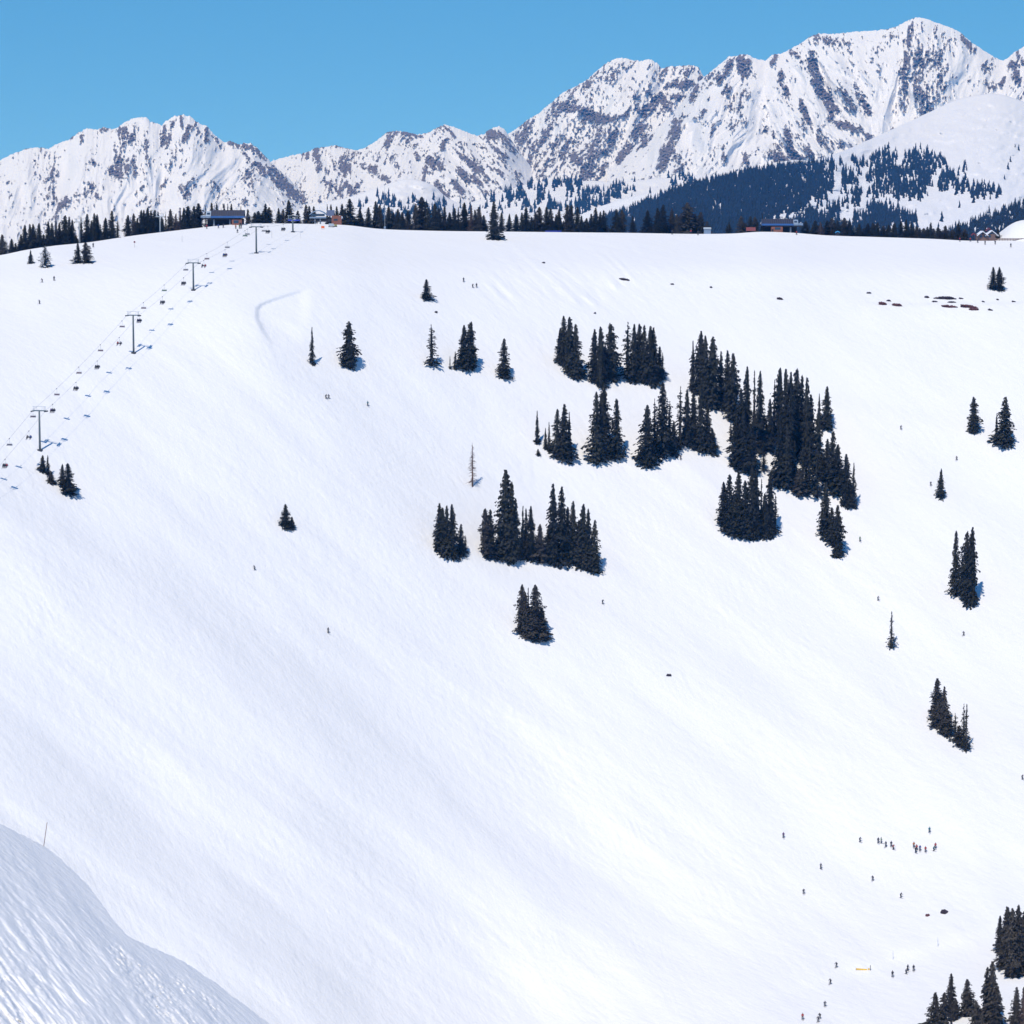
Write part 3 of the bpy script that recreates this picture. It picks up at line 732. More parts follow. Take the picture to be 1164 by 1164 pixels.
def trunk_mesh(name, mat, h=0.97, r=0.028, dead=False):
    bm = bmesh.new()
    tube(bm, (0, 0, -0.05), (0, 0, h * 0.5), r, r * 0.6, 6); tube(bm, (0, 0, h * 0.5), (0, 0, h), r * 0.6, r * 0.12, 6)
    me = bpy.data.meshes.new(name); bm.to_mesh(me); bm.free(); me.materials.append(mat); return me
TRUNK = trunk_mesh('trunk', M_BARK)
ADJ = {'normal': 'dark', 'column': 'dense columnar', 'spire': 'slim pointed', 'cone': 'cone-shaped', 'sparse': 'thin open', 'warm': 'greyish', 'brown': 'dry brown', 'snowy': 'snow-clumped', 'frost': 'pale frosted'}
tree_n = [0]; SPECS = []
def conifer(loc, h, wdt, kind, label, group, sink=0.0):
    i = tree_n[0]; tree_n[0] += 1
    SPECS.append((h * wdt / loc[1] ** 2 * (0.01 if 'short low' in label else 1), i, loc, h, wdt, kind, label, group, sink))
def build_tree(i, loc, h, wdt, kind, label, group, sink):
    mesh = PROTO[kind][i % len(PROTO[kind])]
    rz = (i * 2.399) % 6.283
    t = thing('spruce_tree', label, 'tree', loc, rz, group)
    c = obj('crown', mesh, t); c.scale = (wdt, wdt, h + sink); c.location = (0, 0, -sink)
    k = obj('trunk', TRUNK, t); k.scale = (h * 0.9, h * 0.9, h + sink); k.location = (0, 0, -sink)
    return t

ORD = ['first', 'second', 'third', 'fourth', 'fifth', 'sixth', 'seventh', 'eighth', 'ninth', 'tenth', 'eleventh', 'twelfth', 'thirteenth', 'fourteenth', 'fifteenth',
       'sixteenth', 'seventeenth', 'eighteenth', 'nineteenth', 'twentieth']
for t_ in ['twenty', 'thirty', 'forty', 'fifty']:
    ORD += [t_ + '-' + ORD[k] for k in range(9)] + [{'twenty': 'thirtieth', 'thirty': 'fortieth', 'forty': 'fiftieth', 'fifty': 'sixtieth'}[t_]]

# slope trees: cluster phrase -> list of (px, py top, py base, width px, kind)
n_, c_, s_, k_, p_, w_, b_ = 'normal', 'column', 'spire', 'cone', 'sparse', 'warm', 'brown'
CL = [
 ('on upper left snowfield below the ridge', [(35, 284, 300.5, 9, k_), (51.5, 279, 304.5, 14, 'snowy'), (89, 276, 300, 10, n_), (97.5, 275, 300, 12, w_)]),
 ('in the clump under the lowest lift tower', [(49, 517, 537, 9, n_), (54.5, 517, 541, 8, s_), (58, 535, 550, 10, w_), (71.5, 527, 554, 9, n_), (77.5, 526, 562, 16, n_)]),
 ('on the open slope right of the cornice hollow', [(355, 371, 415, 9, s_), (397, 364, 419, 16.5, c_)]),
 ('alone high on the slope under the ridge', [(484.5, 317, 341, 12, n_)]),
 ('in loose row across upper middle slope', [(490.5, 368, 416.5, 14, p_), (511.5, 404, 420, 5, p_), (517.5, 399, 420.5, 7, s_), (527.5, 368.5, 418, 15, n_), (535.5, 364.5, 420, 15, c_), (573, 384, 430.5, 14.5, n_)]),
 ('in leftmost dense clump of upper tree band', [(636.5, 372, 412, 12, n_), (640.5, 358, 416, 15, n_), (647, 359, 426, 15, c_), (654, 367, 430, 15, n_)]),
 ('in second dense clump of upper tree band', [(676, 373, 435, 14, n_), (682.5, 370, 440, 14, c_), (693.5, 366, 432.5, 17, c_), (688, 392, 428, 12, n_)]),
 ('in wide even-topped clump of upper tree band', [(713.5, 365, 432, 16, p_), (721, 367, 434, 15, n_), (726.5, 366.5, 433, 13, c_), (732, 368, 436, 12, n_), (739, 369.5, 438, 15, c_), (742.5, 371, 437, 14, n_), (749.5, 393, 433, 11, n_), (753, 400, 432, 8, p_)]),
 ('in small clump left of the twin dark spires', [(610.5, 466, 505.5, 8, s_), (611.5, 510, 518, 6, n_), (620, 486, 511, 7, s_), (624, 479, 515, 7, s_), (633.5, 464, 521, 14, n_), (641, 458, 522.5, 17, n_), (647, 467, 518, 8, s_)]),
 ('in clump directly below second upper clump', [(678, 444, 527.5, 18, n_), (686.5, 434, 515, 20, n_), (684, 446, 522, 18, n_), (701, 452, 521.5, 17, n_)]),
 ('in the clump just left of the big grove', [(735.5, 459, 529.5, 21, n_), (744, 452, 517, 10, p_), (753, 433, 518, 21, n_), (761, 455, 511, 12, p_), (766, 478, 517, 12, n_)]),
 ('in bare-stemmed group left of big grove', [(773, 438, 512, 12, p_), (781, 441, 506, 12, n_), (788, 444, 507, 14, n_), (796, 436, 514, 15, n_), (804, 456, 514, 12, n_), (809.5, 487, 516, 11, n_)]),
 ('at the upper left of the big grove', [(787.5, 386, 447, 10, s_), (796.5, 375, 450, 17, c_), (801, 380, 462, 15, n_), (809.5, 381, 463, 18, c_), (819, 398, 458, 10, n_)]),
 ('in the middle left of the big grove', [(826.5, 397, 468, 14, n_), (833, 400, 478, 16, c_), (830.5, 478, 501.5, 7, p_), (849, 415, 500, 14, n_), (857, 419, 514, 11, p_), (863.5, 420, 515, 14, n_), (842, 440, 505, 16, n_), (875, 452, 513, 12, n_),
   (837, 470, 530, 16, n_), (845, 462, 535, 18, n_), (853, 480, 539, 16, n_), (868, 470, 512, 14, n_)]),
 ('in the tall central block of the big grove', [(886, 416.5, 500, 15, c_), (892, 417.5, 520, 16, n_), (898, 421, 535, 16, c_), (905, 417, 518, 18, c_), (911, 425, 512, 13, n_), (916, 427, 530, 15, n_), (921, 447, 525, 16, n_), (930, 468, 540, 18, n_),
   (886, 470, 552, 16, n_), (894, 480, 556, 18, n_), (880, 430, 495, 10, p_)]),
 ('among snow-broken low trees of big grove', [(903, 500, 545, 16, p_), (912, 505, 563, 18, p_), (920, 498, 560, 18, p_), (928, 508, 565, 16, p_), (908, 532, 562, 15, w_), (935, 515, 548, 14, p_), (916, 520, 548, 13, p_), (868, 515, 535, 12, p_)]),
 ('along the right edge of the big grove', [(931, 446.5, 482, 7, s_), (940, 438, 487, 13, n_), (946, 489, 556, 18, n_), (940, 498, 545, 14, n_), (952, 504, 560, 17, n_), (961, 515, 575, 15, n_), (970, 525, 577, 10, s_), (966, 545, 577, 12, n_)]),
 ('in the lower left lobe of the big grove', [(822, 547, 598, 15, n_), (829, 538, 606, 17, n_), (839, 535, 609, 18, n_), (847, 545, 612, 17, n_), (854.5, 527, 612, 16, c_), (859, 532, 613, 15, n_), (865, 543, 610, 9, p_), (875.5, 535, 609, 14, n_), (881, 560, 608, 10, p_), (834, 560, 608, 18, n_), (869, 560, 611, 15, n_)]),
 ('in the lower right tail of the big grove', [(938.5, 547, 610, 14, n_), (945, 576, 618, 14, n_), (951.5, 573, 634, 15, c_), (934, 560, 606, 9, p_)]),
 ('in small clump left of tall-spired grove', [(499.5, 571, 624, 14, n_), (503, 576, 630, 15, c_), (508, 573.5, 632, 13, n_), (513.5, 572, 633, 14, n_), (524, 595, 632, 11, n_), (529, 608, 629, 7, p_)]),
 ('in left half of tall-spired grove', [(551.5, 577, 633, 16, w_), (557.5, 578, 636, 14, n_), (575, 532, 637, 27, n_), (582, 546, 640, 18, n_), (586, 565, 636, 12, n_), (594.5, 574, 636, 10, s_), (598, 577, 634, 9, n_), (603.5, 574, 637, 14, n_), (568, 585, 636, 18, p_)]),
 ('in right half of tall-spired grove', [(614, 595, 638, 15, w_), (623, 600, 639, 14, n_), (629, 548, 639.5, 17, n_), (638.5, 551.5, 640, 18, n_), (645, 575, 640, 15, n_), (651.5, 568, 641, 15, n_), (658, 590, 643, 14, w_), (663, 571.5, 645, 15, c_), (668.5, 577, 646, 13, n_), (676, 590, 651, 14, n_), (671, 615, 649, 14, n_)]),
 ('in the lowest clump of the middle slope', [(593.5, 663, 721, 13, w_), (597, 672, 724, 14, w_), (600.5, 667, 722, 8, s_), (608.5, 663.5, 727, 18, w_), (604, 690, 726, 18, w_), (616, 690, 726, 16, w_)]),
 ('standing alone on the left middle slope', [(324.5, 572.5, 600, 13, n_), (332, 587, 601, 8, w_)]),
 ('standing as a twin pair at the upper right', [(1128.8, 303, 329, 10, n_), (1135.5, 303, 331, 10, c_)]),
 ('at the right edge below the rock bands', [(1106, 450, 493, 12, c_), (1132.6, 469, 497, 6, s_), (1142.5, 450, 506, 20, n_)]),
 ('alone on the right slope above the tall pair', [(1069.5, 532, 566, 14, k_)]),
 ('in the tall clump on the right slope', [(1085.5, 602, 677, 14, n_), (1098.5, 602, 684, 14, c_), (1104, 597.5, 688, 15, c_), (1093, 625, 672, 10, p_)]),
 ('alone on the lower right slope', [(1013, 694, 738, 11, p_)]),
 ('in ragged clump low on right slope', [(1064.5, 770, 818, 18, w_), (1066, 800, 828, 16, w_), (1072.5, 779, 835, 12, w_), (1076, 806, 838, 14, w_), (1085.5, 810, 843, 10, p_), (1095, 799, 850, 9, p_), (1098, 799, 855, 11, p_), (1090, 824, 848, 12, w_)]),
 ('in clump cut by right edge near bottom', [(1136, 1040, 1082, 12, w_), (1143.5, 1029, 1098, 20, w_), (1149.5, 1031, 1111, 20, w_), (1156.5, 1027, 1109, 20, w_), (1163, 1034, 1108, 18, w_), (1141, 1066, 1102, 16, w_)]),
 ('in the bottom right corner grove', [(1063, 1127, 1172, 17, w_), (1073, 1127, 1176, 17, w_), (1080.5, 1105.5, 1154, 14, w_), (1086, 1135, 1160, 12, w_), (1098.5, 1112, 1154, 17, w_), (1109, 1137, 1170, 14, w_), (1121.5, 1098, 1162, 14, w_), (1127.5, 1091, 1164, 20, w_),
   (1133, 1122, 1172, 15, w_), (1116, 1150, 1178, 12, w_), (1155, 1121, 1168, 15, w_), (1163, 1121, 1168, 12, b_)]),
]
ntree = 0
for phrase, lst in CL:
    order = sorted(range(len(lst)), key=lambda i: lst[i][0])
    for rank, i in enumerate(order):
        (px, pt, pb, wp, kd) = lst[i]
        bpos = at(px, pb - 1.0)
        D_ = bpos.y
        h = D_ * v_of(pt) - bpos.z
        wm = wp * D_ / F * 1.36
        if len(lst) == 1: lab = f'{ADJ[kd]} spruce {phrase}'
        elif len(lst) == 2: lab = f'{ADJ[kd]} spruce, {"left" if rank == 0 else "right"} one of two {phrase}'
        elif rank == len(lst) - 1: lab = f'{ADJ[kd]} spruce, rightmost {phrase}'
        elif rank == 0: lab = f'{ADJ[kd]} spruce, leftmost {phrase}'
        else: lab = f'{ADJ[kd]} spruce, {ORD[rank]} from left {phrase}'
        t = conifer(bpos, h, wm, kd, lab, 'spruces on the ski slope', sink=1.2)
        ntree += 1

# dead tree
b0 = at(537, 553); h = b0.y * v_of(503) - b0.z
t = thing('dead_tree', 'bare brown dead conifer standing alone in the middle slope', 'tree', b0)
bm = bmesh.new(); tube(bm, (0, 0, -0.5), (0, 0, h * 0.55), 0.32, 0.2, 8); tube(bm, (0, 0, h * 0.55), (0, 0, h), 0.2, 0.03, 8)
bm_obj('trunk', bm, M_DEAD, t)
bm = bmesh.new(); rr = random.Random(3)
for i in range(120):
    z = h * (0.05 + 0.9 * rr.random()); L = (1 - z / h) * 3.0 * rr.uniform(0.4, 1.15) + 0.25; a = rr.uniform(0, 6.28)
    e = Vector((L * math.cos(a), L * math.sin(a), z - L * rr.uniform(0.1, 0.5)))
    tube(bm, (0, 0, z), e, 0.085, 0.03, 4)
    for q in range(2):
        s0 = Vector((0, 0, z)).lerp(e, rr.uniform(0.4, 0.8)); tube(bm, s0, s0 + Vector((rr.uniform(-.4, .4), rr.uniform(-.4, .4), -rr.uniform(.1, .5))), 0.03, 0.01, 4)
bm_obj('dead_branches', bm, M_DEAD, t)

# ridge trees (px, py top, width px, kind)
RIDGE = [('at far left end of ridge row', [(2.6, 266, 9, w_), (13.5, 271, 7, n_), (18, 276, 6, n_), (24, 266, 7, n_), (29, 255, 8, n_), (34.5, 254, 8, n_), (38, 254, 8, c_), (45, 253, 8, n_), (49.6, 266, 7, n_),
    (55.5, 251, 8, n_), (59.5, 252.5, 7, n_), (64, 249.5, 7, s_), (68, 252.5, 7, n_), (74.7, 244, 9, c_), (79, 245.5, 7, n_), (82.5, 249, 7, n_)]),
 ('in ridge row left of left lift house', [(92.5, 245.5, 6, s_), (99.5, 242.5, 9, n_), (104, 250, 7, n_), (107.5, 241.5, 8, n_), (111, 243, 8, w_), (114.7, 255, 5, p_), (120.5, 247, 8, n_), (127.8, 239, 9, n_), (134, 249.5, 6, p_), (146, 244, 8, n_), (152, 242, 7, w_), (156.5, 247, 6, n_),
    (161, 238, 7, n_), (164, 238, 6, c_), (168, 235.5, 8, c_), (172, 238, 6, n_), (176.5, 238, 8, c_), (180, 240, 6, n_), (184, 246, 6, n_), (188.6, 243, 5, p_), (194, 237, 8, w_), (200, 243, 7, b_), (205, 236, 6, b_), (209, 235.5, 7, n_), (214, 233.5, 10, c_), (221, 233.5, 9, n_), (226, 230.5, 11, c_)]),
 ('showing above left lift house roof', [(234, 233, 6, p_), (241, 230, 8, n_), (246.6, 230.5, 6, n_), (255, 230.5, 5, w_), (259, 231, 5, s_), (263.4, 231, 7, n_), (274, 234, 5, s_), (281.7, 237, 6, w_)]),
 ('in ridge row between two left lift houses', [(290, 241, 8, n_), (293.7, 239.5, 10, n_), (298, 241.5, 7, n_), (302, 231, 8, n_), (306, 235, 7, w_), (316.8, 236, 10, k_), (322, 237, 5, w_), (328, 227, 10, n_), (338.7, 239, 7, n_), (347.7, 232, 7, w_), (351.5, 233.5, 7, n_), (357, 234, 7, n_)]),
 ('behind and beside the second lift house', [(372, 231.5, 5, s_), (376.5, 231.5, 5, w_), (383, 234, 7, n_), (389, 231, 8, n_), (392.5, 236, 7, n_), (397.7, 225.5, 13, n_), (409.5, 236, 9, n_), (419, 235, 8, n_), (427, 228, 9, n_), (432, 232.5, 9, w_), (441.8, 234.5, 11, n_), (447, 241, 8, n_)]),
 ('in ridge row left of crest lip tree', [(452.5, 237, 8, n_), (457, 240.5, 8, w_), (464, 238.5, 10, n_), (472.6, 231, 9, w_), (479.6, 223, 14, w_), (486, 237, 9, n_), (494, 231, 12, n_), (499, 236, 9, n_), (505.5, 234.5, 8, n_), (511, 241, 8, n_), (517, 236, 8, n_), (521, 235, 6, s_), (528, 229.5, 11, n_),
    (535.7, 232.5, 9, b_), (540, 238, 7, n_), (544.5, 234.5, 9, w_), (550, 244, 8, n_)]),
 ('in ridge row right of crest lip tree', [(570, 241, 7, n_), (579, 242.5, 10, k_), (586.6, 243, 8, n_), (593, 241, 7, n_), (598, 234.5, 9, n_), (604, 246, 7, n_), (609, 241, 8, w_), (613, 234.5, 9, w_), (621, 234.5, 9, n_), (626, 236, 9, n_), (632, 243, 7, n_), (635.4, 237, 7, n_), (637.5, 247, 8, b_), (645, 232, 9, w_), (649.6, 232.5, 9, n_), (656.5, 234.5, 9, n_),
    (661, 245, 7, n_), (667, 247.5, 8, n_), (672, 242.5, 7, n_), (677.3, 235.5, 9, n_), (682.5, 240, 7, n_), (686, 238.5, 8, n_)]),
 ('among ridge trees before blue forested hill', [(701, 237, 9, n_), (707, 238, 8, w_), (719, 245, 9, k_), (736, 238.5, 11, n_), (747, 236, 10, n_), (753.5, 232, 12, n_), (763.5, 236, 8, w_), (769.3, 243, 7, w_), (773.5, 244, 7, w_), (781, 229.5, 15, w_), (790, 243, 8, w_), (796.5, 240.5, 9, w_), (803.5, 251, 8, w_)]),
 ('in ridge row left of right lift house', [(828.6, 251.5, 9, k_), (842, 245, 9, w_), (848, 254, 7, w_), (853, 245, 7, n_), (858, 246, 7, w_), (866.5, 242.5, 4, s_)]),
 ('in ridge row right of right lift house', [(915.7, 251, 9, n_), (926, 250, 9, n_), (932.5, 252, 7, b_), (939.6, 250, 9, n_), (945.5, 247, 8, w_), (952, 250, 8, n_), (959.5, 247, 9, w_), (966, 252, 9, n_), (971, 256, 9, 'frost'), (976.5, 253.5, 7, n_), (986.5, 253.5, 9, n_), (992, 252.5, 8, n_), (997.5, 252.5, 8, n_), (1004, 256, 8, w_), (1010, 255, 8, n_)]),
 ('at the right end of the ridge row', [(1017, 253, 8, n_), (1024, 251, 8, n_), (1030, 249, 7, n_), (1035.7, 252, 9, k_), (1042, 257, 8, w_), (1050, 259, 8, w_), (1057.8, 252.5, 10, k_), (1066, 258, 8, w_), (1074.6, 256, 9, w_), (1082, 261, 7, w_), (1088.7, 253.5, 9, n_), (1096.5, 260, 8, w_), (1119.7, 257.5, 8, k_), (1134, 259, 8, k_)]),
]
rr = random.Random(21)
used_x = []
for phrase, lst in RIDGE:
    for rank, (px, pt, wp, kd) in enumerate(sorted(lst)):
        d = rr.uniform(9, 26)
        if 'roof' in phrase: d = rr.uniform(40, 55)
        if phrase.startswith('behind and beside') and px < 393: d = rr.uniform(40, 55)
        g = behind(px, d)
        h = g.y * v_of(pt) - g.z
        lab = f'{ADJ[kd]} spruce, {ORD[rank]} from left {phrase}'
        conifer(g, h, wp * g.y / F * 1.65, kd, lab, 'spruces along the ridge', sink=0.5)
        used_x.append(px); ntree += 1
# the tree standing just in front of the crest
g = at(561, 272); h = g.y * v_of(227.5) - g.z
conifer(g, h, 19 * g.y / F, 'normal', 'big dark spruce standing on the lip of the crest in front of the ridge row', 'spruces along the ridge', 1.0); ntree += 1
# low filler trees deep in the row
fill = 0
segs = [(20, 90, 9), (92, 130, 6), (150, 228, 10), (395, 555, 24), (595, 690, 20), (745, 800, 7), (912, 1100, 26)]
for (x0, x1, k) in segs:
    for q in range(k):
        px = x0 + (x1 - x0) * (q + 0.5) / k + rr.uniform(-1.5, 1.5)
        d = rr.uniform(18, 34); g = behind(px, d)
        cp_ = float(crest_py(np.array([px]))[0])
        h = g.y * v_of(cp_ - rr.uniform(8, 14)) - g.z
        side = 'above the left snowfield' if x1 < 230 else ('left of the crest lip tree' if x1 < 560 else ('before the forested hill' if x1 < 810 else 'right of the right lift house'))
        conifer(g, h, rr.uniform(8, 10) * g.y / F * 1.2, rr.choice([n_, n_, w_]), f'short low spruce filling the back of the ridge row {side}', f'low spruces in the back of the ridge row {side}', 0.5)
        fill += 1
print('trees', ntree, fill)
SPECS.sort(key=lambda q: -q[0])
for sp in SPECS[:299]: build_tree(*sp[1:])
# the smallest ridge trees, past three hundred, as one object
rv = []; rf_ = []; rm = []; o_ = 0; mats_ = [M_DARK, M_WARM, M_BROWN, M_FROST, M_BARK]
cache = {}
for (_, i, loc, h, wdt, kind, label, group, sink) in SPECS[299:]:
    me_ = PROTO[kind][i % len(PROTO[kind])]
    if me_ not in cache:
        v_ = np.empty(len(me_.vertices) * 3, np.float32); me_.vertices.foreach_get('co', v_)
        f_ = np.empty(len(me_.polygons) * 3, np.int32); me_.polygons.foreach_get('vertices', f_)
        cache[me_] = (v_.reshape(-1, 3), f_.reshape(-1, 3))
    v_, f_ = cache[me_]; a_ = (i * 2.399) % 6.283; ca, sa = math.cos(a_), math.sin(a_)
    hh = h + sink
    q = np.stack([(v_[:, 0] * ca - v_[:, 1] * sa) * wdt + loc[0], (v_[:, 0] * sa + v_[:, 1] * ca) * wdt + loc[1], v_[:, 2] * hh + loc[2] - sink], -1)
    rv.append(q); rf_.append(f_ + o_); o_ += len(q)
    rm.append(np.full(len(f_), {'warm': 1, 'brown': 2, 'frost': 3}.get(kind, 0), np.int32))
me_ = mesh_np('small_ridge_trees', np.concatenate(rv), np.concatenate(rf_), mats_, smooth_=False)
me_.polygons.foreach_set('material_index', np.concatenate(rm))
tag(obj('small_ridge_trees', me_), kind='stuff', label='smaller spruces filling the dark row of trees along the ridge', cat='trees')

# ------------------------------------------------------------------ ski lift
M_STEEL = plain('galvanised_steel', (0.12, 0.16, 0.17), 0.5, 0.3)
M_PALE = plain('pale_steel', (0.42, 0.47, 0.5), 0.5, 0.2)
M_DKSTEEL = plain('dark_steel', (0.05, 0.055, 0.06), 0.5, 0.3)
M_SEAT = [plain('seat_plum', (0.10, 0.06, 0.08), 0.6), plain('seat_green', (0.05, 0.11, 0.07), 0.6), plain('seat_grey', (0.08, 0.08, 0.1), 0.6)]
TW = [(45.5, 466.5, 512), (152, 358, 401.5), (220, 298.5, 330), (291.5, 257.5, 288), (333, 248.5, 264)]
tw_pts = []
for (px, pt, pb) in TW:
    g = at(px, pb); tw_pts.append((g, g.y * v_of(pt)))
ldir = (tw_pts[3][0] - tw_pts[0][0]); ldir.z = 0; ldir.normalize()
perp = Vector((ldir.y, -ldir.x, 0)); ARM = 2.35
rzl = math.atan2(ldir.y, ldir.x) - math.pi / 2
TLAB = ['nearest and lowest of the lift towers, above the spruce clump', 'lift tower second from the bottom, casting a forked shadow', 'third lift tower up the line, middle of the snowfield',
        'fourth lift tower up the line, just before the left lift house', 'short uppermost lift tower between the two left lift houses']
def lift_tower(g, ztop, lab, pale=False, arm=ARM, grp='lift towers of the chairlift', rz=rzl):
    h = ztop - g.z
    t = thing('lift_tower', lab, 'lift tower', g, rz, grp)
    m = M_PALE if pale else M_STEEL
    bm = bmesh.new(); tube(bm, (0, 0, -1), (0, 0, h - 0.3), 0.36, 0.26, 14); bm_obj('pole', bm, m, t, True)
    bm = bmesh.new(); box(bm, (0, 0, 0.1), (1.5, 1.5, 0.7), bevel=0.08); bm_obj('footing', bm, M_DKSTEEL, t)
    bm = bmesh.new(); box(bm, (0, 0, h - 0.1), (arm * 2, 0.34, 0.4), bevel=0.04); bm_obj('crossarm', bm, m, t)
    for s in (-1, 1):
        bm = bmesh.new(); box(bm, (s * arm, 0, h - 0.32), (0.16, 3.0, 0.16))
        for k in range(6):
            y = -1.3 + k * 0.52; r = bmesh.ops.create_cone(bm, cap_ends=True, segments=12, radius1=0.23, radius2=0.23, depth=0.14)
            bmesh.ops.transform(bm, matrix=Matrix.Translation((s * (arm + 0.16), y, h - 0.28)) @ Matrix.Rotation(math.pi / 2, 4, 'Y'), verts=r['verts'])
        bm_obj('sheave_train', bm, M_DKSTEEL, t)
        bm = bmesh.new(); box(bm, (s * (arm - 0.45), 0, h - 0.1), (0.5, 3.4, 0.06))
        for y in (-1.6, 0, 1.6): tube(bm, (s * (arm - 0.7), y, h - 0.1), (s * (arm - 0.7), y, h + 0.9), 0.03)
        tube(bm, (s * (arm - 0.7), -1.6, h + 0.9), (s * (arm - 0.7), 1.6, h + 0.9), 0.03)
        bm_obj('catwalk', bm, M_PALE, t)
    bm = bmesh.new()
    for s in (-1, 1): tube(bm, (s * (arm - 0.3), 0, h), (s * (arm - 0.3), 0, h + 1.3), 0.07)
    tube(bm, (-arm - 0.2, 0, h + 1.3), (arm + 0.2, 0, h + 1.3), 0.07); bm_obj('lifting_frame', bm, M_PALE, t)
    bm = bmesh.new()
    for s in (-1, 1): tube(bm, (s * 0.22, -0.5, 1.0), (s * 0.22, -0.42, h - 0.2), 0.025, n=5)
    for k in range(int(h / 0.5)): tube(bm, (-0.22, -0.48, 1 + k * 0.5 * (h - 1.5) / h), (0.22, -0.48, 1 + k * 0.5 * (h - 1.5) / h), 0.02, n=4)
    bm_obj('ladder', bm, M_DKSTEEL, t)
    return t
for (g, zt), lab in zip(tw_pts, TLAB): lift_tower(g, zt, lab)
# two pale towers of another lift seen behind the ridge trees
for (px, pt, lab) in [(90.5, 252, 'pale lift tower among the ridge spruces at the far left'), (182, 246, 'pale lift tower behind the ridge, left of the left lift house')]:
    g = behind(px, 6); lift_tower(g, g.y * v_of(pt), lab, True, 2.0, 'pale lift towers behind the ridge', 0.25)

# cables: one polyline each side through the tower heads
def cable_pts(side):
    pts = []
    g0, z0 = tw_pts[0]; g1, z1 = tw_pts[1]
    start = Vector((g0.x, g0.y, z0)) - (Vector((g1.x, g1.y, z1)) - Vector((g0.x, g0.y, z0))) * 1.6
    start.z -= 4
    heads = [start] + [Vector((g.x, g.y, z)) for g, z in tw_pts]
    endp = behind(345, 4); heads.append(Vector((endp.x, endp.y, endp.z + 4.5)))
    for i in range(len(heads) - 1):
        a, b = heads[i], heads[i + 1]
        for k in range(24):
            t = k / 24; p = a.lerp(b, t); p.z -= 4 * t * (1 - t) * 1.1 * (b - a).length / 90
            pts.append(p + perp * side * ARM)
    pts.append(heads[-1] + perp * side * ARM)
    return pts
M_CABLE = plain('steel_cable', (0.10, 0.10, 0.11), 0.5, 0.5)
cabs = {}
for side, lab in ((-1, 'left-hand haul cable carrying the empty descending chairs'), (1, 'right-hand haul cable carrying the loaded ascending chairs')):
    pts = cable_pts(side); cabs[side] = pts
    bm = bmesh.new(); ring = None
    for i, p in enumerate(pts):
        d = (pts[min(i + 1, len(pts) - 1)] - pts[max(i - 1, 0)]).normalized()
        sx = d.cross(Vector((0, 0, 1))).normalized(); sy = sx.cross(d)
        cur = [bm.verts.new(p + sx * 0.03 * math.cos(k * 2.094) + sy * 0.03 * math.sin(k * 2.094)) for k in range(3)]
        if ring:
            for k in range(3): bm.faces.new((ring[k], ring[(k + 1) % 3], cur[(k + 1) % 3], cur[k]))
        ring = cur
    tag(bm_obj('haul_cable', bm, M_CABLE), lab, 'cable', 'haul cables of the chairlift')

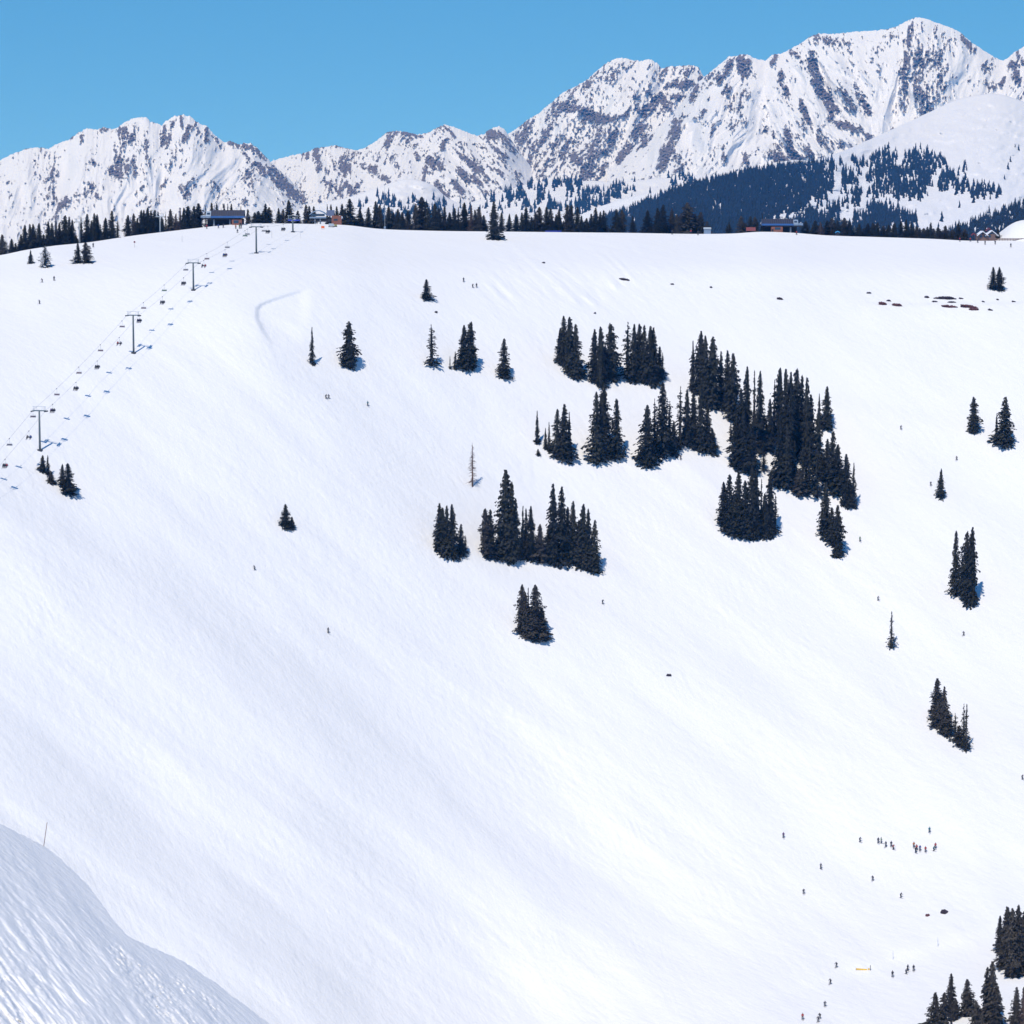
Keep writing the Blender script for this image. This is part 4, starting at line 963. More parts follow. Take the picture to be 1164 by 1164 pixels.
# people -------------------------------------------------------------
def person_mesh(pose):
    """one continuous body grown with a skin modifier; faces split into jacket / trousers / skin / gloves slots"""
    J = {}
    if pose == 'stand':
        J = dict(pel=(0, 0, .95), ch=(0, -.02, 1.3), nk=(0, -.02, 1.5), hd=(0, -.05, 1.66), tp=(0, -.05, 1.76))
        legs = [((s * .1, 0, .92), (s * .14, -.05, .5), (s * .15, .02, .1), (s * .15, -.16, .05)) for s in (-1, 1)]
        arms = [((s * .2, 0, 1.43), (s * .3, -.02, 1.17), (s * .3, -.24, 1.02), (s * .3, -.33, 1.02)) for s in (-1, 1)]
    elif pose == 'ski':
        J = dict(pel=(0, .16, .82), ch=(0, -.06, 1.12), nk=(0, -.18, 1.29), hd=(0, -.27, 1.42), tp=(0, -.3, 1.51))
        legs = [((s * .11, .14, .8), (s * .15, -.14, .48), (s * .15, .06, .1), (s * .15, -.12, .05)) for s in (-1, 1)]
        arms = [((s * .2, -.1, 1.24), (s * .36, -.08, 1.02), (s * .34, -.38, .98), (s * .34, -.47, .99)) for s in (-1, 1)]
    else:
        J = dict(pel=(0, 0, .12), ch=(0, .06, .46), nk=(0, .05, .66), hd=(0, .0, .82), tp=(0, -.01, .92))
        legs = [((s * .1, -.02, .1), (s * .13, -.42, .1), (s * .14, -.4, -.35), (s * .14, -.56, -.4)) for s in (-1, 1)]
        arms = [((s * .2, .04, .6), (s * .27, -.02, .34), (s * .2, -.26, .26), (s * .16, -.34, .26)) for s in (-1, 1)]
    co_ = [J['pel'], J['ch'], J['nk'], J['hd'], J['tp']]; ed = [(0, 1), (1, 2), (2, 3), (3, 4)]
    ra = [(.19, .15), (.235, .17), (.07, .07), (.1, .11), (.06, .07)]
    for L in legs:
        o = len(co_); co_ += list(L); ed += [(0, o), (o, o + 1), (o + 1, o + 2), (o + 2, o + 3)]; ra += [(.13, .13), (.105, .105), (.09, .09), (.06, .06)]
    for A in arms:
        o = len(co_); co_ += list(A); ed += [(1, o), (o, o + 1), (o + 1, o + 2), (o + 2, o + 3)]; ra += [(.1, .1), (.075, .075), (.05, .05), (.035, .03)]
        hx, hy, hz = A[3]; s = 1 if hx > 0 else -1
        for q, (dx, ln) in enumerate([(-.03, .06), (-.01, .075), (.012, .07), (.032, .055)]):
            o2 = len(co_); co_ += [(hx + dx, hy - .03, hz), (hx + dx, hy - .03 - ln * .6, hz - ln * .7)]; ed += [(o + 3, o2), (o2, o2 + 1)]; ra += [(.011, .011), (.009, .009)]
        o2 = len(co_); co_ += [(hx - s * .05, hy - .01, hz + .02)]; ed += [(o + 3, o2)]; ra += [(.012, .012)]
    me = bpy.data.meshes.new('body'); me.from_pydata(co_, ed, [])
    ob = bpy.data.objects.new('tmp', me); COL.objects.link(ob)
    sk = ob.modifiers.new('s', 'SKIN'); sk.use_smooth_shade = True
    for i, r_ in enumerate(ra): me.skin_vertices[0].data[i].radius = r_
    for i in range(len(ra)): me.skin_vertices[0].data[i].use_root = (i == 0)
    sb = ob.modifiers.new('d', 'SUBSURF'); sb.levels = 1; sb.render_levels = 1
    dg = bpy.context.evaluated_depsgraph_get(); dg.update()
    out = bpy.data.meshes.new_from_object(ob.evaluated_get(dg))
    bpy.data.objects.remove(ob)
    out.name = 'body'
    hd = Vector(J['hd']); pel = Vector(J['pel'])
    for m_ in (M_JK['dark'], M_TROU, M_SKIN, M_GLOVE):
        out.materials.append(m_)
    for p in out.polygons:
        c = p.center; p.use_smooth = True
        if (c - hd).length < 0.17: k = 2
        elif any((c - Vector(A[3])).length < 0.1 for A in arms): k = 3
        elif pose == 'sit': k = 1 if c.z < 0.16 else 0
        else: k = 1 if c.z < pel.z - 0.02 and not any((c - Vector(A[1])).length < .14 or (c - Vector(A[2])).length < .12 for A in arms) else 0
        p.material_index = k
    return out, hd
M_JK = {k: plain('jacket_' + k, c, 0.7) for k, c in dict(dark=(0.025, 0.03, 0.045), red=(0.35, 0.03, 0.03), teal=(0.02, 0.16, 0.2), blue=(0.02, 0.07, 0.3), orange=(0.4, 0.12, 0.02), green=(0.06, 0.16, 0.04), grey=(0.12, 0.12, 0.14), purple=(0.1, 0.04, 0.14), white=(0.6, 0.6, 0.62), yellow=(0.5, 0.35, 0.03)).items()}
M_TROU = plain('trousers_black', (0.018, 0.018, 0.024), 0.8)
M_SKIN = plain('skin', (0.42, 0.26, 0.19), 0.6, var=0.05)
M_GLOVE = plain('gloves_black', (0.02, 0.02, 0.02), 0.8)
M_HELM = plain('helmet_dark', (0.03, 0.03, 0.035), 0.35)
M_GOG = plain('goggle_lens', (0.15, 0.07, 0.02), 0.15)
M_SKI = plain('ski_topsheet', (0.08, 0.06, 0.07), 0.4)
BODY = {p: person_mesh(p) for p in ('stand', 'ski', 'sit')}
def helm_mesh():
    bm = bmesh.new(); bmesh.ops.create_uvsphere(bm, u_segments=12, v_segments=8, radius=0.135)
    for v in bm.verts: v.co.y *= 1.12
    for v in [v for v in bm.verts if v.co.z < -0.05 or (v.co.y < -0.05 and v.co.z < 0.03)]: bm.verts.remove(v)
    me = bpy.data.meshes.new('helmet'); bm.to_mesh(me); bm.free(); me.materials.append(M_HELM); return me
def gog_mesh():
    bm = bmesh.new(); box(bm, (0, -0.11, 0.0), (0.17, 0.07, 0.08), bevel=0.02)
    me = bpy.data.meshes.new('goggles'); bm.to_mesh(me); bm.free(); me.materials.append(M_GOG); return me
def ski_mesh():
    bm = bmesh.new(); box(bm, (0, -0.1, 0.015), (0.09, 1.5, 0.025)); box(bm, (0, -0.93, 0.05), (0.085, 0.2, 0.02), rx=-0.4); box(bm, (0, 0.02, 0.06), (0.09, 0.3, 0.07))
    me = bpy.data.meshes.new('ski'); bm.to_mesh(me); bm.free(); me.materials.append(M_SKI); return me
def pole_mesh(sit=False):
    bm = bmesh.new()
    tube(bm, (0, 0, 0.1), (0, 0.25, -0.98), 0.012, n=5); tube(bm, (0, .22, -0.9), (0, 0.225, -0.92), 0.05, n=8)
    me = bpy.data.meshes.new('ski_pole'); bm.to_mesh(me); bm.free(); me.materials.append(M_DKSTEEL); return me
HELM, GOG, SKI, POLE = helm_mesh(), gog_mesh(), ski_mesh(), pole_mesh()
def person(loc, rz, pose, color, label, group, scale=1.0):
    me, hd = BODY[pose]
    t = thing('person', label, 'person', loc, rz, group); t.scale = (scale,) * 3
    b = obj('body', me, t)
    b.material_slots[0].link = 'OBJECT'; b.material_slots[0].material = M_JK[color]
    hm = obj('helmet', HELM, t); hm.location = hd + Vector((0, 0.01, 0.02)); 
    gg = obj('goggles', GOG, t); gg.location = hd + Vector((0, 0, 0.01))
    fy, fz = (-.48, -.5) if pose == 'sit' else (-.03, 0)
    for s in (-1, 1):
        k = obj('ski', SKI, t); k.location = (s * .15, fy, fz)
        if pose == 'sit': k.rotation_euler = (0.25, 0, 0)
        p = obj('ski_pole', POLE, t)
        p.location = {'stand': (s * .33, -.34, 1.02), 'ski': (s * .37, -.48, 1.0), 'sit': (s * .16, -.34, .3)}[pose]
        if pose == 'sit': p.rotation_euler = (1.2, 0, 0)
    return t

SK = [  # px, py feet, pose, colour, facing deg (0 = towards the camera), label
 (48, 321, 'ski', 'dark', -50, 'skier in dark clothes, left one of the upper two on the far left snowfield'),
 (61.5, 319, 'stand', 'dark', 20, 'skier in dark clothes, right one of the upper two on the far left snowfield'),
 (45, 345.5, 'ski', 'dark', -40, 'dark skier alone below the other two on the far left snowfield'),
 (106, 281, 'stand', 'dark', 0, 'tiny dark skier right of the snowfield spruces near the ridge'),
 (370.5, 453, 'ski', 'dark', 40, 'dark skier, left of the pair below the columnar spruce'),
 (373.8, 453, 'ski', 'grey', -30, 'grey skier, right of the pair below the columnar spruce'),
 (418, 461.5, 'stand', 'teal', 30, 'skier in a teal jacket below and right of the columnar spruce'),
 (527, 320.5, 'stand', 'dark', 10, 'dark skier, upper left of three under the crest'),
 (537.3, 327, 'ski', 'dark', 40, 'dark skier, middle of three under the crest'),
 (541.7, 326.8, 'stand', 'dark', 0, 'dark skier, lower right of three under the crest'),
 (289.5, 648, 'ski', 'dark', -70, 'skier crouching left on the wide left middle slope'),
 (373, 719.5, 'stand', 'dark', 40, 'dark skier alone on the wide middle slope, lower than the small spruce'),
 (685, 686.5, 'ski', 'dark', 30, 'dark skier below the right end of the tall-spired grove'),
 (773.7, 522.5, 'stand', 'dark', 0, 'dark skier beneath the bare-stemmed group left of the big grove'),
 (1024, 488, 'ski', 'dark', 20, 'dark skier right of the big grove near its top'),
 (1087.5, 523, 'ski', 'dark', -30, 'dark skier between the lone cone tree and the edge trees on the right'),
 (1058, 552, 'ski', 'grey', 0, 'tiny skier just left of the lone cone-shaped spruce'),
 (977.5, 615.5, 'stand', 'green', 20, 'skier in a green jacket right of the big grove tail'),
 (998, 682.5, 'ski', 'grey', 30, 'grey skier above the thin lone spruce on the lower right'),
 (1095.5, 722.5, 'ski', 'dark', -40, 'dark skier below the tall clump on the right slope'),
 (1162, 886, 'ski', 'dark', 30, 'dark skier touching the right edge of the photo'),
 (890.5, 952.5, 'stand', 'purple', 0, 'skier in purple, leftmost on the lower right slope'),
 (977.5, 957, 'ski', 'dark', 30, 'dark skier just left of the loose line of skiers'),
 (998.3, 958.5, 'stand', 'dark', 0, 'dark skier at the left end of the loose line'),
 (1001.5, 958.5, 'stand', 'green', 60, 'green-jacketed skier second in the loose line'),
 (1007, 962.8, 'stand', 'dark', -40, 'dark skier in the middle of the loose line'),
 (1013, 962.5, 'stand', 'dark', 0, 'dark skier fourth in the loose line'),
 (1015.3, 965.5, 'ski', 'red', 40, 'red-jacketed skier at the right end of the loose line'),
 (1038.7, 963.5, 'stand', 'orange', 0, 'skier in an orange top standing at the back of the waiting group'),
 (1040.8, 969.5, 'stand', 'dark', 20, 'dark skier standing at the front of the waiting group'),
 (1042, 966.5, 'stand', 'red', -20, 'skier in red close behind the front one of the waiting group'),
 (1045.7, 967.3, 'stand', 'blue', 0, 'skier in blue beside the waiting group'),
 (1052, 968.6, 'stand', 'red', 0, 'skier in a red top alone right of the waiting group'),
 (1056.5, 946.5, 'stand', 'teal', 0, 'skier in teal highest above the waiting group'),
 (1063.3, 964.5, 'stand', 'red', 0, 'red-topped skier at the far right of the gathering'),
 (1061.3, 967.3, 'ski', 'teal', 50, 'crouching teal skier at the far right of the gathering'),
 (933, 987.7, 'stand', 'grey', 20, 'grey skier below and left of the loose line'),
 (992, 1001, 'ski', 'dark', -20, 'dark skier directly below the loose line'),
 (913.5, 1016, 'ski', 'dark', 0, 'dark skier lowest on the left of the lower right slope'),
 (1024, 1020.5, 'ski', 'dark', 30, 'dark skier above the small brown boulder'),
 (950.8, 1099.5, 'ski', 'dark', -30, 'dark skier left of the yellow fence'),
 (944, 1118.5, 'ski', 'dark', -40, 'dark skier second above the bottom edge, below the yellow fence'),
 (937.7, 1144, 'ski', 'grey', 0, 'grey skier near the bottom edge, above the last three'),
 (912.3, 1159, 'stand', 'red', 0, 'skier in a dark red jacket at the bottom edge'),
 (931.8, 1157.7, 'ski', 'dark', -20, 'dark skier, upper of the close pair at the bottom edge'),
 (930, 1161.5, 'ski', 'grey', -20, 'grey skier, lower of the close pair at the bottom edge'),
 (1014.5, 1110.5, 'stand', 'dark', 0, 'slim dark skier standing alone right of the yellow fence'),
 (1031.8, 1103.5, 'stand', 'dark', 30, 'dark skier, upper of the pair right of the yellow fence'),
 (1030, 1107, 'ski', 'grey', 30, 'grey skier, lower of the pair right of the yellow fence'),
 (1038.5, 1103.8, 'stand', 'dark', 0, 'dark skier standing rightmost near the yellow fence'),
 (235, 260, 'stand', 'red', 0, 'person in red outside the left lift house'),
 (248.3, 259.5, 'stand', 'blue', 0, 'person in blue under the left lift house canopy'),
 (253.8, 259, 'stand', 'dark', 0, 'person in dark clothes beneath the left lift house'),
 (268, 260.2, 'stand', 'orange', 0, 'person in an orange jacket before the brick hut of the left lift house'),
 (272.3, 260, 'stand', 'green', 0, 'person in green before the brick hut of the left lift house'),
 (274.2, 259.6, 'stand', 'grey', 0, 'person in grey rightmost before the brick hut of the left lift house'),
 (270, 264.7, 'ski', 'dark', 0, 'dark skier just below the left lift house leaving the unloading ramp'),
 (764, 266.5, 'stand', 'dark', 0, 'dark person on the crest before the separated ridge trees'),
 (785.4, 265.8, 'stand', 'red', 0, 'person in a bright red jacket on the crest under the biggest separated tree'),
 (793.4, 267.3, 'stand', 'dark', 0, 'person in dark clothes on the crest, right of the red one'),
 (905.4, 267, 'stand', 'red', 0, 'person in red at the right end of the right lift house'),
 (1091, 274.5, 'stand', 'red', 0, 'person in red on the crest left of the lodge'),
 (1103, 274.6, 'stand', 'red', 0, 'person in red beside the lodge gable'),
 (1111.3, 276, 'stand', 'dark', 0, 'dark person on the crest below the lodge'),
 (1119.7, 278, 'stand', 'dark', 0, 'dark skier, leftmost of three below the lodge fence'),
 (1131.2, 277.7, 'stand', 'dark', 0, 'dark skier, middle of three below the lodge fence'),
 (1149, 281, 'stand', 'dark', 0, 'dark skier, rightmost of three below the lodge fence'),
]
for (px, py, pose, colr, fc, lab) in SK:
    person(at(px, py), math.radians(fc), pose, colr, lab, 'skiers and people on the snow', 1.08)

# chairs --------------------------------------------------------------
def on_cable(side, gpx):
    pts = cabs[side]
    best = None
    for a, b in zip(pts[:-1], pts[1:]):
        xa = pxpy(*a)[0]; xb = pxpy(*b)[0]
        if xa <= gpx <= xb: return a.lerp(b, (gpx - xa) / (xb - xa + 1e-9))
    return pts[0]
def chair_parts(kind):
    ms = {}
    def mk(name, bm, mat):
        me = bpy.data.meshes.new(name); bmesh.ops.recalc_face_normals(bm, faces=bm.faces); bm.to_mesh(me); bm.free(); me.materials.append(mat); ms[name] = me
    bm = bmesh.new(); box(bm, (0, 0, 0.0), (0.2, 0.55, 0.24), bevel=0.03); mk('grip', bm, M_DKSTEEL)
    bm = bmesh.new(); tube(bm, (0, 0.05, -0.1), (0, 0.25, -1.2), 0.045); tube(bm, (0, 0.25, -1.2), (0, 0.2, -1.55), 0.045); mk('hanger', bm, M_PALE)
    bm = bmesh.new()
    tube(bm, (-0.95, 0.2, -1.55), (0.95, 0.2, -1.55), 0.04)
    for s in (-1, 1): tube(bm, (s * 0.95, 0.2, -1.55), (s * 1.0, 0.25, -2.35), 0.035); tube(bm, (s * 1.0, 0.25, -2.35), (s * 1.0, -0.3, -2.35), 0.035); tube(bm, (s * 1.0, -0.3, -2.35), (s * 1.0, 0.2, -2.05), 0.025)
    mk('frame', bm, M_PALE)
    bm = bmesh.new(); box(bm, (0, -0.05, -2.32), (1.95, 0.5, 0.1), bevel=0.02); mk('seat', bm, M_SEAT[kind])
    bm = bmesh.new(); box(bm, (0, 0.24, -2.0), (1.95, 0.08, 0.42), rx=-0.12, bevel=0.02); mk('backrest', bm, M_SEAT[kind])
    return ms
CP = [chair_parts(k) for k in range(3)]
def chair(p, kind, lab, rz, grp):
    t = thing('lift_chair', lab, 'chairlift chair', p, rz, grp)
    for nm, me in CP[kind].items(): obj(nm, me, t)
    return t
EMPTY = [(-5, 2), (10.5, 2), (37.2, 0), (64.4, 0), (89.5, 0), (114, 0), (138.6, 0), (163, 0), (186.5, 1), (211, 2), (235, 0), (258.2, 2), (278.4, 1), (281, 2), (300, 2)]
FULL = [5.7, 32.8, 59.8, 86.3, 110.5, 135.5, 158.2, 184.6, 208.6, 231.6, 255.7, 304.5, 322]
def unique_pos(i, n, what): return
E2 = sorted(EMPTY); 
for i, (gx_, kd) in enumerate(E2):
    p = on_cable(-1, gx_)
    nm = ['plum-coloured', 'green', 'grey'][kd]
    chair(p, kd, f'empty {nm} chair, {ORD[i]} counted up the left cable from the bottom left', rzl, 'empty chairs on the left cable')
clrs = ['dark', 'dark', 'grey', 'dark', 'purple', 'dark', 'dark', 'blue', 'dark', 'dark', 'red', 'dark', 'dark']
for i, gx_ in enumerate(FULL):
    p = on_cable(1, gx_)
    chair(p, 2, f'occupied grey chair, {ORD[i]} counted up the right cable from the bottom left', rzl, 'occupied chairs on the right cable')
    # ascending: riders face up the line (away from the camera)
    occ = [(-.6, -.0, .6), (-.6, .6), (-.6, .0, .6), (-.6, .1, .6)][i % 4]
    R = Matrix.Rotation(rzl, 3, 'Z')
    for j, ox in enumerate(occ):
        q = p + R @ Vector((ox, -0.02, -2.27))
        who = ('left', 'right') if len(occ) == 2 else ('left', 'middle', 'right')
        cc = clrs[(i * 2 + j * 5) % len(clrs)]
        person(q, rzl, 'sit', cc, f'{who[j]} rider in a {cc} jacket on the {ORD[i]} occupied chair from the bottom', 'riders on the chairlift')

# ------------------------------------------------------------------ lift houses
M_ROOF = plain('dark_metal_roof', (0.018, 0.02, 0.04), 0.6, 0.0)
M_RIB = plain('roof_rib_metal', (0.07, 0.08, 0.12), 0.6)
M_BLUE = plain('blue_metal_fascia', (0.035, 0.11, 0.30), 0.4, 0.1)
M_LBLUE = plain('grey_blue_cladding', (0.20, 0.27, 0.36), 0.5, 0.1)
M_BRICK = plain('red_brown_brick', (0.22, 0.085, 0.055), 0.85, var=0.35)
M_GLASS = plain('window_glass', (0.03, 0.05, 0.08), 0.08)
M_CONC = plain('concrete_column', (0.3, 0.32, 0.34), 0.8)
M_WHITE = plain('white_painted_sheet', (0.7, 0.71, 0.73), 0.6)
M_BLACK = plain('dark_underside', (0.02, 0.02, 0.025), 0.8)
M_RED = plain('red_sheet', (0.16, 0.02, 0.025), 0.6)
M_ORANGE = plain('orange_board', (0.75, 0.14, 0.03), 0.6)
def prism(bm, prof, x0, x1):
    """extrude a closed (y,z) profile from x0 to x1"""
    a = [bm.verts.new((x0, y, z)) for y, z in prof]; b = [bm.verts.new((x1, y, z)) for y, z in prof]
    n = len(prof)
    for k in range(n): bm.faces.new((a[k], a[(k + 1) % n], b[(k + 1) % n], b[k]))
    bm.faces.new(a[::-1]); bm.faces.new(b)
def lift_house(px0, px1, py_top, py_base, lab, mirror=False, rounded=True, rz=0.0, d=6, hut=(0.72, 0.95)):
    pm = (px0 + px1) / 2; g = behind(pm, d); sc = g.y / F
    base_z = g.y * v_of(py_base); H = g.y * v_of(py_top) - base_z; L = (px1 - px0) * sc; dp = 7.0
    t = thing('lift_house', lab, 'lift station', (g.x, g.y, base_z), rz, 'lift houses on the ridge'); 
    if mirror: t.scale = (-1, 1, 1)
    zr = H * 0.62
    # roof with standing ribs
    bm = bmesh.new(); prism(bm, [(-dp / 2, zr + 0.25), (-dp * 0.12, H), (dp * 0.3, H), (dp / 2, zr + 0.25)], -L * 0.26, L / 2)
    rf = bm_obj('roof', bm, M_ROOF, t)
    bm = bmesh.new()
    for k in range(15):
        x = -L * 0.25 + k * (L * 0.74) / 14; tube(bm, (x, -dp / 2 - 0.03, zr + 0.32), (x, -dp * 0.12, H + 0.07), 0.06, n=4)
    bm_obj('roof_ribs', bm, M_RIB, rf)
    bm = bmesh.new(); box(bm, (L * 0.12, 0, zr - 0.2), (L * 0.77, dp + 0.3, 0.85), bevel=0.05); bm_obj('fascia', bm, M_BLUE, t)
    # rounded bull-wheel end canopy
    bm = bmesh.new(); prism(bm, [(-dp * 0.42, zr - 0.6), (-dp * 0.42, zr + 0.2), (-dp * 0.2, H * 0.94), (dp * 0.2, H * 0.94), (dp * 0.42, zr + 0.2), (dp * 0.42, zr - 0.6)], -L * 0.38, -L * 0.265)
    prism(bm, [(-dp * 0.36, zr - 0.55), (-dp * 0.36, zr - 0.1), (-dp * 0.15, zr + 0.5), (dp * 0.15, zr + 0.5), (dp * 0.36, zr - 0.1), (dp * 0.36, zr - 0.55)], -L * 0.5, -L * 0.383)
    cn = bm_obj('end_canopy', bm, M_LBLUE, t)
    bm = bmesh.new(); box(bm, (-L * 0.32, -dp * 0.33, H * 0.79), (L * 0.07, 0.1, H * 0.13), rx=-0.6); bm_obj('canopy_window', bm, M_GLASS, cn)
    bm = bmesh.new(); box(bm, (-L * 0.02, -0.2, zr - 1.0), (L * 0.9, dp * 0.7, 0.7)); bm_obj('drive_bay', bm, M_BLACK, t)
    for x in (-L * 0.2, L * 0.17):
        bm = bmesh.new(); tube(bm, (x, -1.5, -1.5), (x, -1.5, zr - 0.6), 0.42, 0.36, 12); bm_obj('column', bm, M_CONC, t, True)
    hx0, hx1 = -L / 2 + L * hut[0], -L / 2 + L * hut[1]
    bm = bmesh.new(); box(bm, ((hx0 + hx1) / 2, -dp * 0.25, zr * 0.25 - 0.6), (hx1 - hx0, 3.2, zr * 0.9 + 1.2), bevel=0.04); h_ = bm_obj('operator_hut', bm, M_BRICK, t)
    bm = bmesh.new(); box(bm, ((hx0 + hx1) / 2 - 0.3, -dp * 0.25 - 1.62, zr * 0.5), ((hx1 - hx0) * 0.5, 0.08, zr * 0.28)); bm_obj('window', bm, M_GLASS, h_)
    bm = bmesh.new(); box(bm, (hx1 - 0.6, -dp * 0.25 - 1.63, zr * 0.25 - 0.3), (0.8, 0.07, 2.0)); bm_obj('door', bm, M_BLACK, h_)
    bm = bmesh.new(); box(bm, (L * 0.05, dp * 0.36, zr * 0.35 - 1), (L * 0.85, 0.3, zr * 0.9 + 2)); bm_obj('back_wall', bm, M_BLACK, t)
    return t, L, H, sc
lift_house(229, 278, 238.8, 258, 'left lift house with long ribbed dark roof, blue fascia and brick hut', d=5)
lift_house(866, 912, 248.8, 264.5, 'right lift house with dark roof, blue fascia and brick hut on the crest', mirror=True, d=5, hut=(0.5, 0.78))
# second lift house: arched canopy
g = behind(371, 6); sc = g.y / F; bz = g.y * v_of(255.5)
t = thing('lift_house', 'second lift house with a pale arched canopy and orange-brown hut', 'lift station', (g.x, g.y, bz), 0, 'lift houses on the ridge')
X = lambda p: (p - 371) * sc
Zz = lambda q: (255.5 - q) * sc
def arch(x0, x1, z0, ztop, y0, y1, n=10):
    bm = bmesh.new(); rows_ = []
    for yy in (y0, y1):
        o = [bm.verts.new((x0 + (x1 - x0) * k / n, yy, z0 + (ztop - z0) * math.sin(math.pi * (0.12 + 0.76 * k / n)))) for k in range(n + 1)]
        i_ = [bm.verts.new((x0 + (x1 - x0) * k / n, yy, z0 + (ztop - z0) * math.sin(math.pi * (0.12 + 0.76 * k / n)) - 0.45)) for k in range(n + 1)]
        rows_.append((o, i_))
    (o0, i0), (o1, i1) = rows_
    for k in range(n):
        bm.faces.new((o0[k], o0[k + 1], o1[k + 1], o1[k])); bm.faces.new((i0[k], i1[k], i1[k + 1], i0[k + 1]))
        bm.faces.new((o0[k], i0[k], i0[k + 1], o0[k + 1])); bm.faces.new((o1[k], o1[k + 1], i1[k + 1], i1[k]))
    bm.faces.new((o0[0], o1[0], i1[0], i0[0])); bm.faces.new((o0[n], i0[n], i1[n], o1[n]))
    return bm
rf = bm_obj('arched_canopy', arch(X(352.5), X(371.5), Zz(246.5), Zz(239), -3.5, 3.0), M_LBLUE, t)
bm = bmesh.new(); box(bm, (X(362), -3.2, Zz(244.5)), (X(370) - X(354.5), 0.2, 1.1)); bm_obj('canopy_window', bm, M_GLASS, rf)
bm = bmesh.new(); box(bm, (X(362), -3.4, Zz(247.4)), (X(371.5) - X(352.5), 0.3, 0.7), bevel=.04); bm_obj('sill_band', bm, M_LBLUE, t)
bm = bmesh.new(); prism(bm, [(-3, Zz(245.5)), (-1, Zz(239)), (2, Zz(239)), (3.4, Zz(245.5))], X(371.8), X(380)); bm_obj('roof', bm, plain('navy_roof', (0.015, 0.05, 0.14), .5), t)
bm = bmesh.new(); box(bm, (X(366), 0.4, Zz(249.8)), (X(380) - X(353), 5, 1.9)); bm_obj('drive_bay', bm, M_BLACK, t)
for x in (358.5, 364.5, 379):
    bm = bmesh.new(); tube(bm, (X(x), -1.9 if x<370 else 3.2, -1.6), (X(x), -1.9 if x<370 else 3.2, Zz(247.8)), 0.4, 0.36, 10); bm_obj('column', bm, M_CONC, t, True)
bm = bmesh.new(); box(bm, (X(383), -1.2, Zz(250.8)), (X(388.5) - X(377.5), 4, 4.6), bevel=.05); hb = bm_obj('operator_hut', bm, M_BRICK, t)
bm = bmesh.new(); box(bm, (X(382), -3.23, Zz(249.8)), (1.8, 0.08, 0.9)); bm_obj('window', bm, M_GLASS, hb)
for (a0, a1, zz) in ((375.8, 379.5, 246.3), (385.2, 390, 247.3)):
    bm = bmesh.new(); bmesh.ops.create_uvsphere(bm, u_segments=12, v_segments=8, radius=1)
    for v in bm.verts: v.co.x *= (X(a1) - X(a0)) / 2; v.co.y *= 1.3; v.co.z *= 0.75
    bmesh.ops.translate(bm, vec=(X((a0 + a1) / 2), -1.9, Zz(zz)), verts=bm.verts); bm_obj('roof_snow', bm, M_CLUMP, hb, True)

def small(name, px, py, lab, cat, d=None, grp=None, rz=0):
    g = at(px, py) if d is None else behind(px, d)
    return thing(name, lab, cat, g, rz, grp)
# orange board, barriers, groomer-like ramp gear
t = small('warning_board', 367, 260.5, 'bright orange warning board on the snow before the second lift house', 'sign')
bm = bmesh.new(); box(bm, (0, 0, 0.95), (1.5, 0.08, 1.0), bevel=.02); bm_obj('panel', bm, M_ORANGE, t)
for s in (-1, 1):
    bm = bmesh.new(); tube(bm, (s * .55, 0.08, -0.4), (s * .55, 0.08, 1.4), 0.04); bm_obj('post', bm, M_DKSTEEL, t)
t = small('snow_fence', 334, 254.3, 'low blue safety fence between the two left lift houses', 'fence', 4)
bm = bmesh.new(); box(bm, (0, 0, 1.7), (5.5, 0.06, 0.55)); bm_obj('netting', bm, plain('blue_netting', (0.03, 0.06, 0.45), 0.7), t)
for s in (-2.6, -0.9, 0.9, 2.6):
    bm = bmesh.new(); tube(bm, (s, 0.06, -0.5), (s, 0.06, 2.3), 0.04); bm_obj('post', bm, M_DKSTEEL, t)
t = small('snow_fence', 629, 262, 'low blue safety fence on the crest right of the crest lip tree', 'fence', 3)
bm = bmesh.new(); box(bm, (0, 0, 0.55), (7.5, 0.06, 0.35)); bm_obj('netting', bm, plain('blue_netting', (0.03, 0.06, 0.45), 0.7), t)
for s in (-3.6, -1.2, 1.2, 3.6):
    bm = bmesh.new(); tube(bm, (s, 0.06, -0.5), (s, 0.06, 1.3), 0.04); bm_obj('post', bm, M_DKSTEEL, t)
t = small('snow_gun', 376.5, 258, 'grey machine with a stand on the snow before the orange-brown hut', 'machine')
bm = bmesh.new(); box(bm, (0, 0, 1.0), (2.4, 1.5, 1.1), bevel=.15); bm_obj('body', bm, M_PALE, t)
bm = bmesh.new(); tube(bm, (-0.9, 0, 0), (-0.9, 0, 1), .12); tube(bm, (0.9, 0, 0), (0.9, 0, 1), .12); box(bm, (0, 0, 0.1), (2.6, 1.7, 0.3)); bm_obj('stand', bm, M_DKSTEEL, t)
t = small('snow_gun', 381.5, 257.8, 'small yellowish machine right of the grey one before the hut', 'machine')
bm = bmesh.new(); box(bm, (0, 0, 0.7), (1.2, 1.0, 0.7), bevel=.1); bm_obj('body', bm, plain('dull_yellow', (0.3, 0.3, 0.1), .6), t)
bm = bmesh.new(); box(bm, (0, 0, 0.15), (1.3, 1.1, 0.35)); bm_obj('stand', bm, M_DKSTEEL, t)

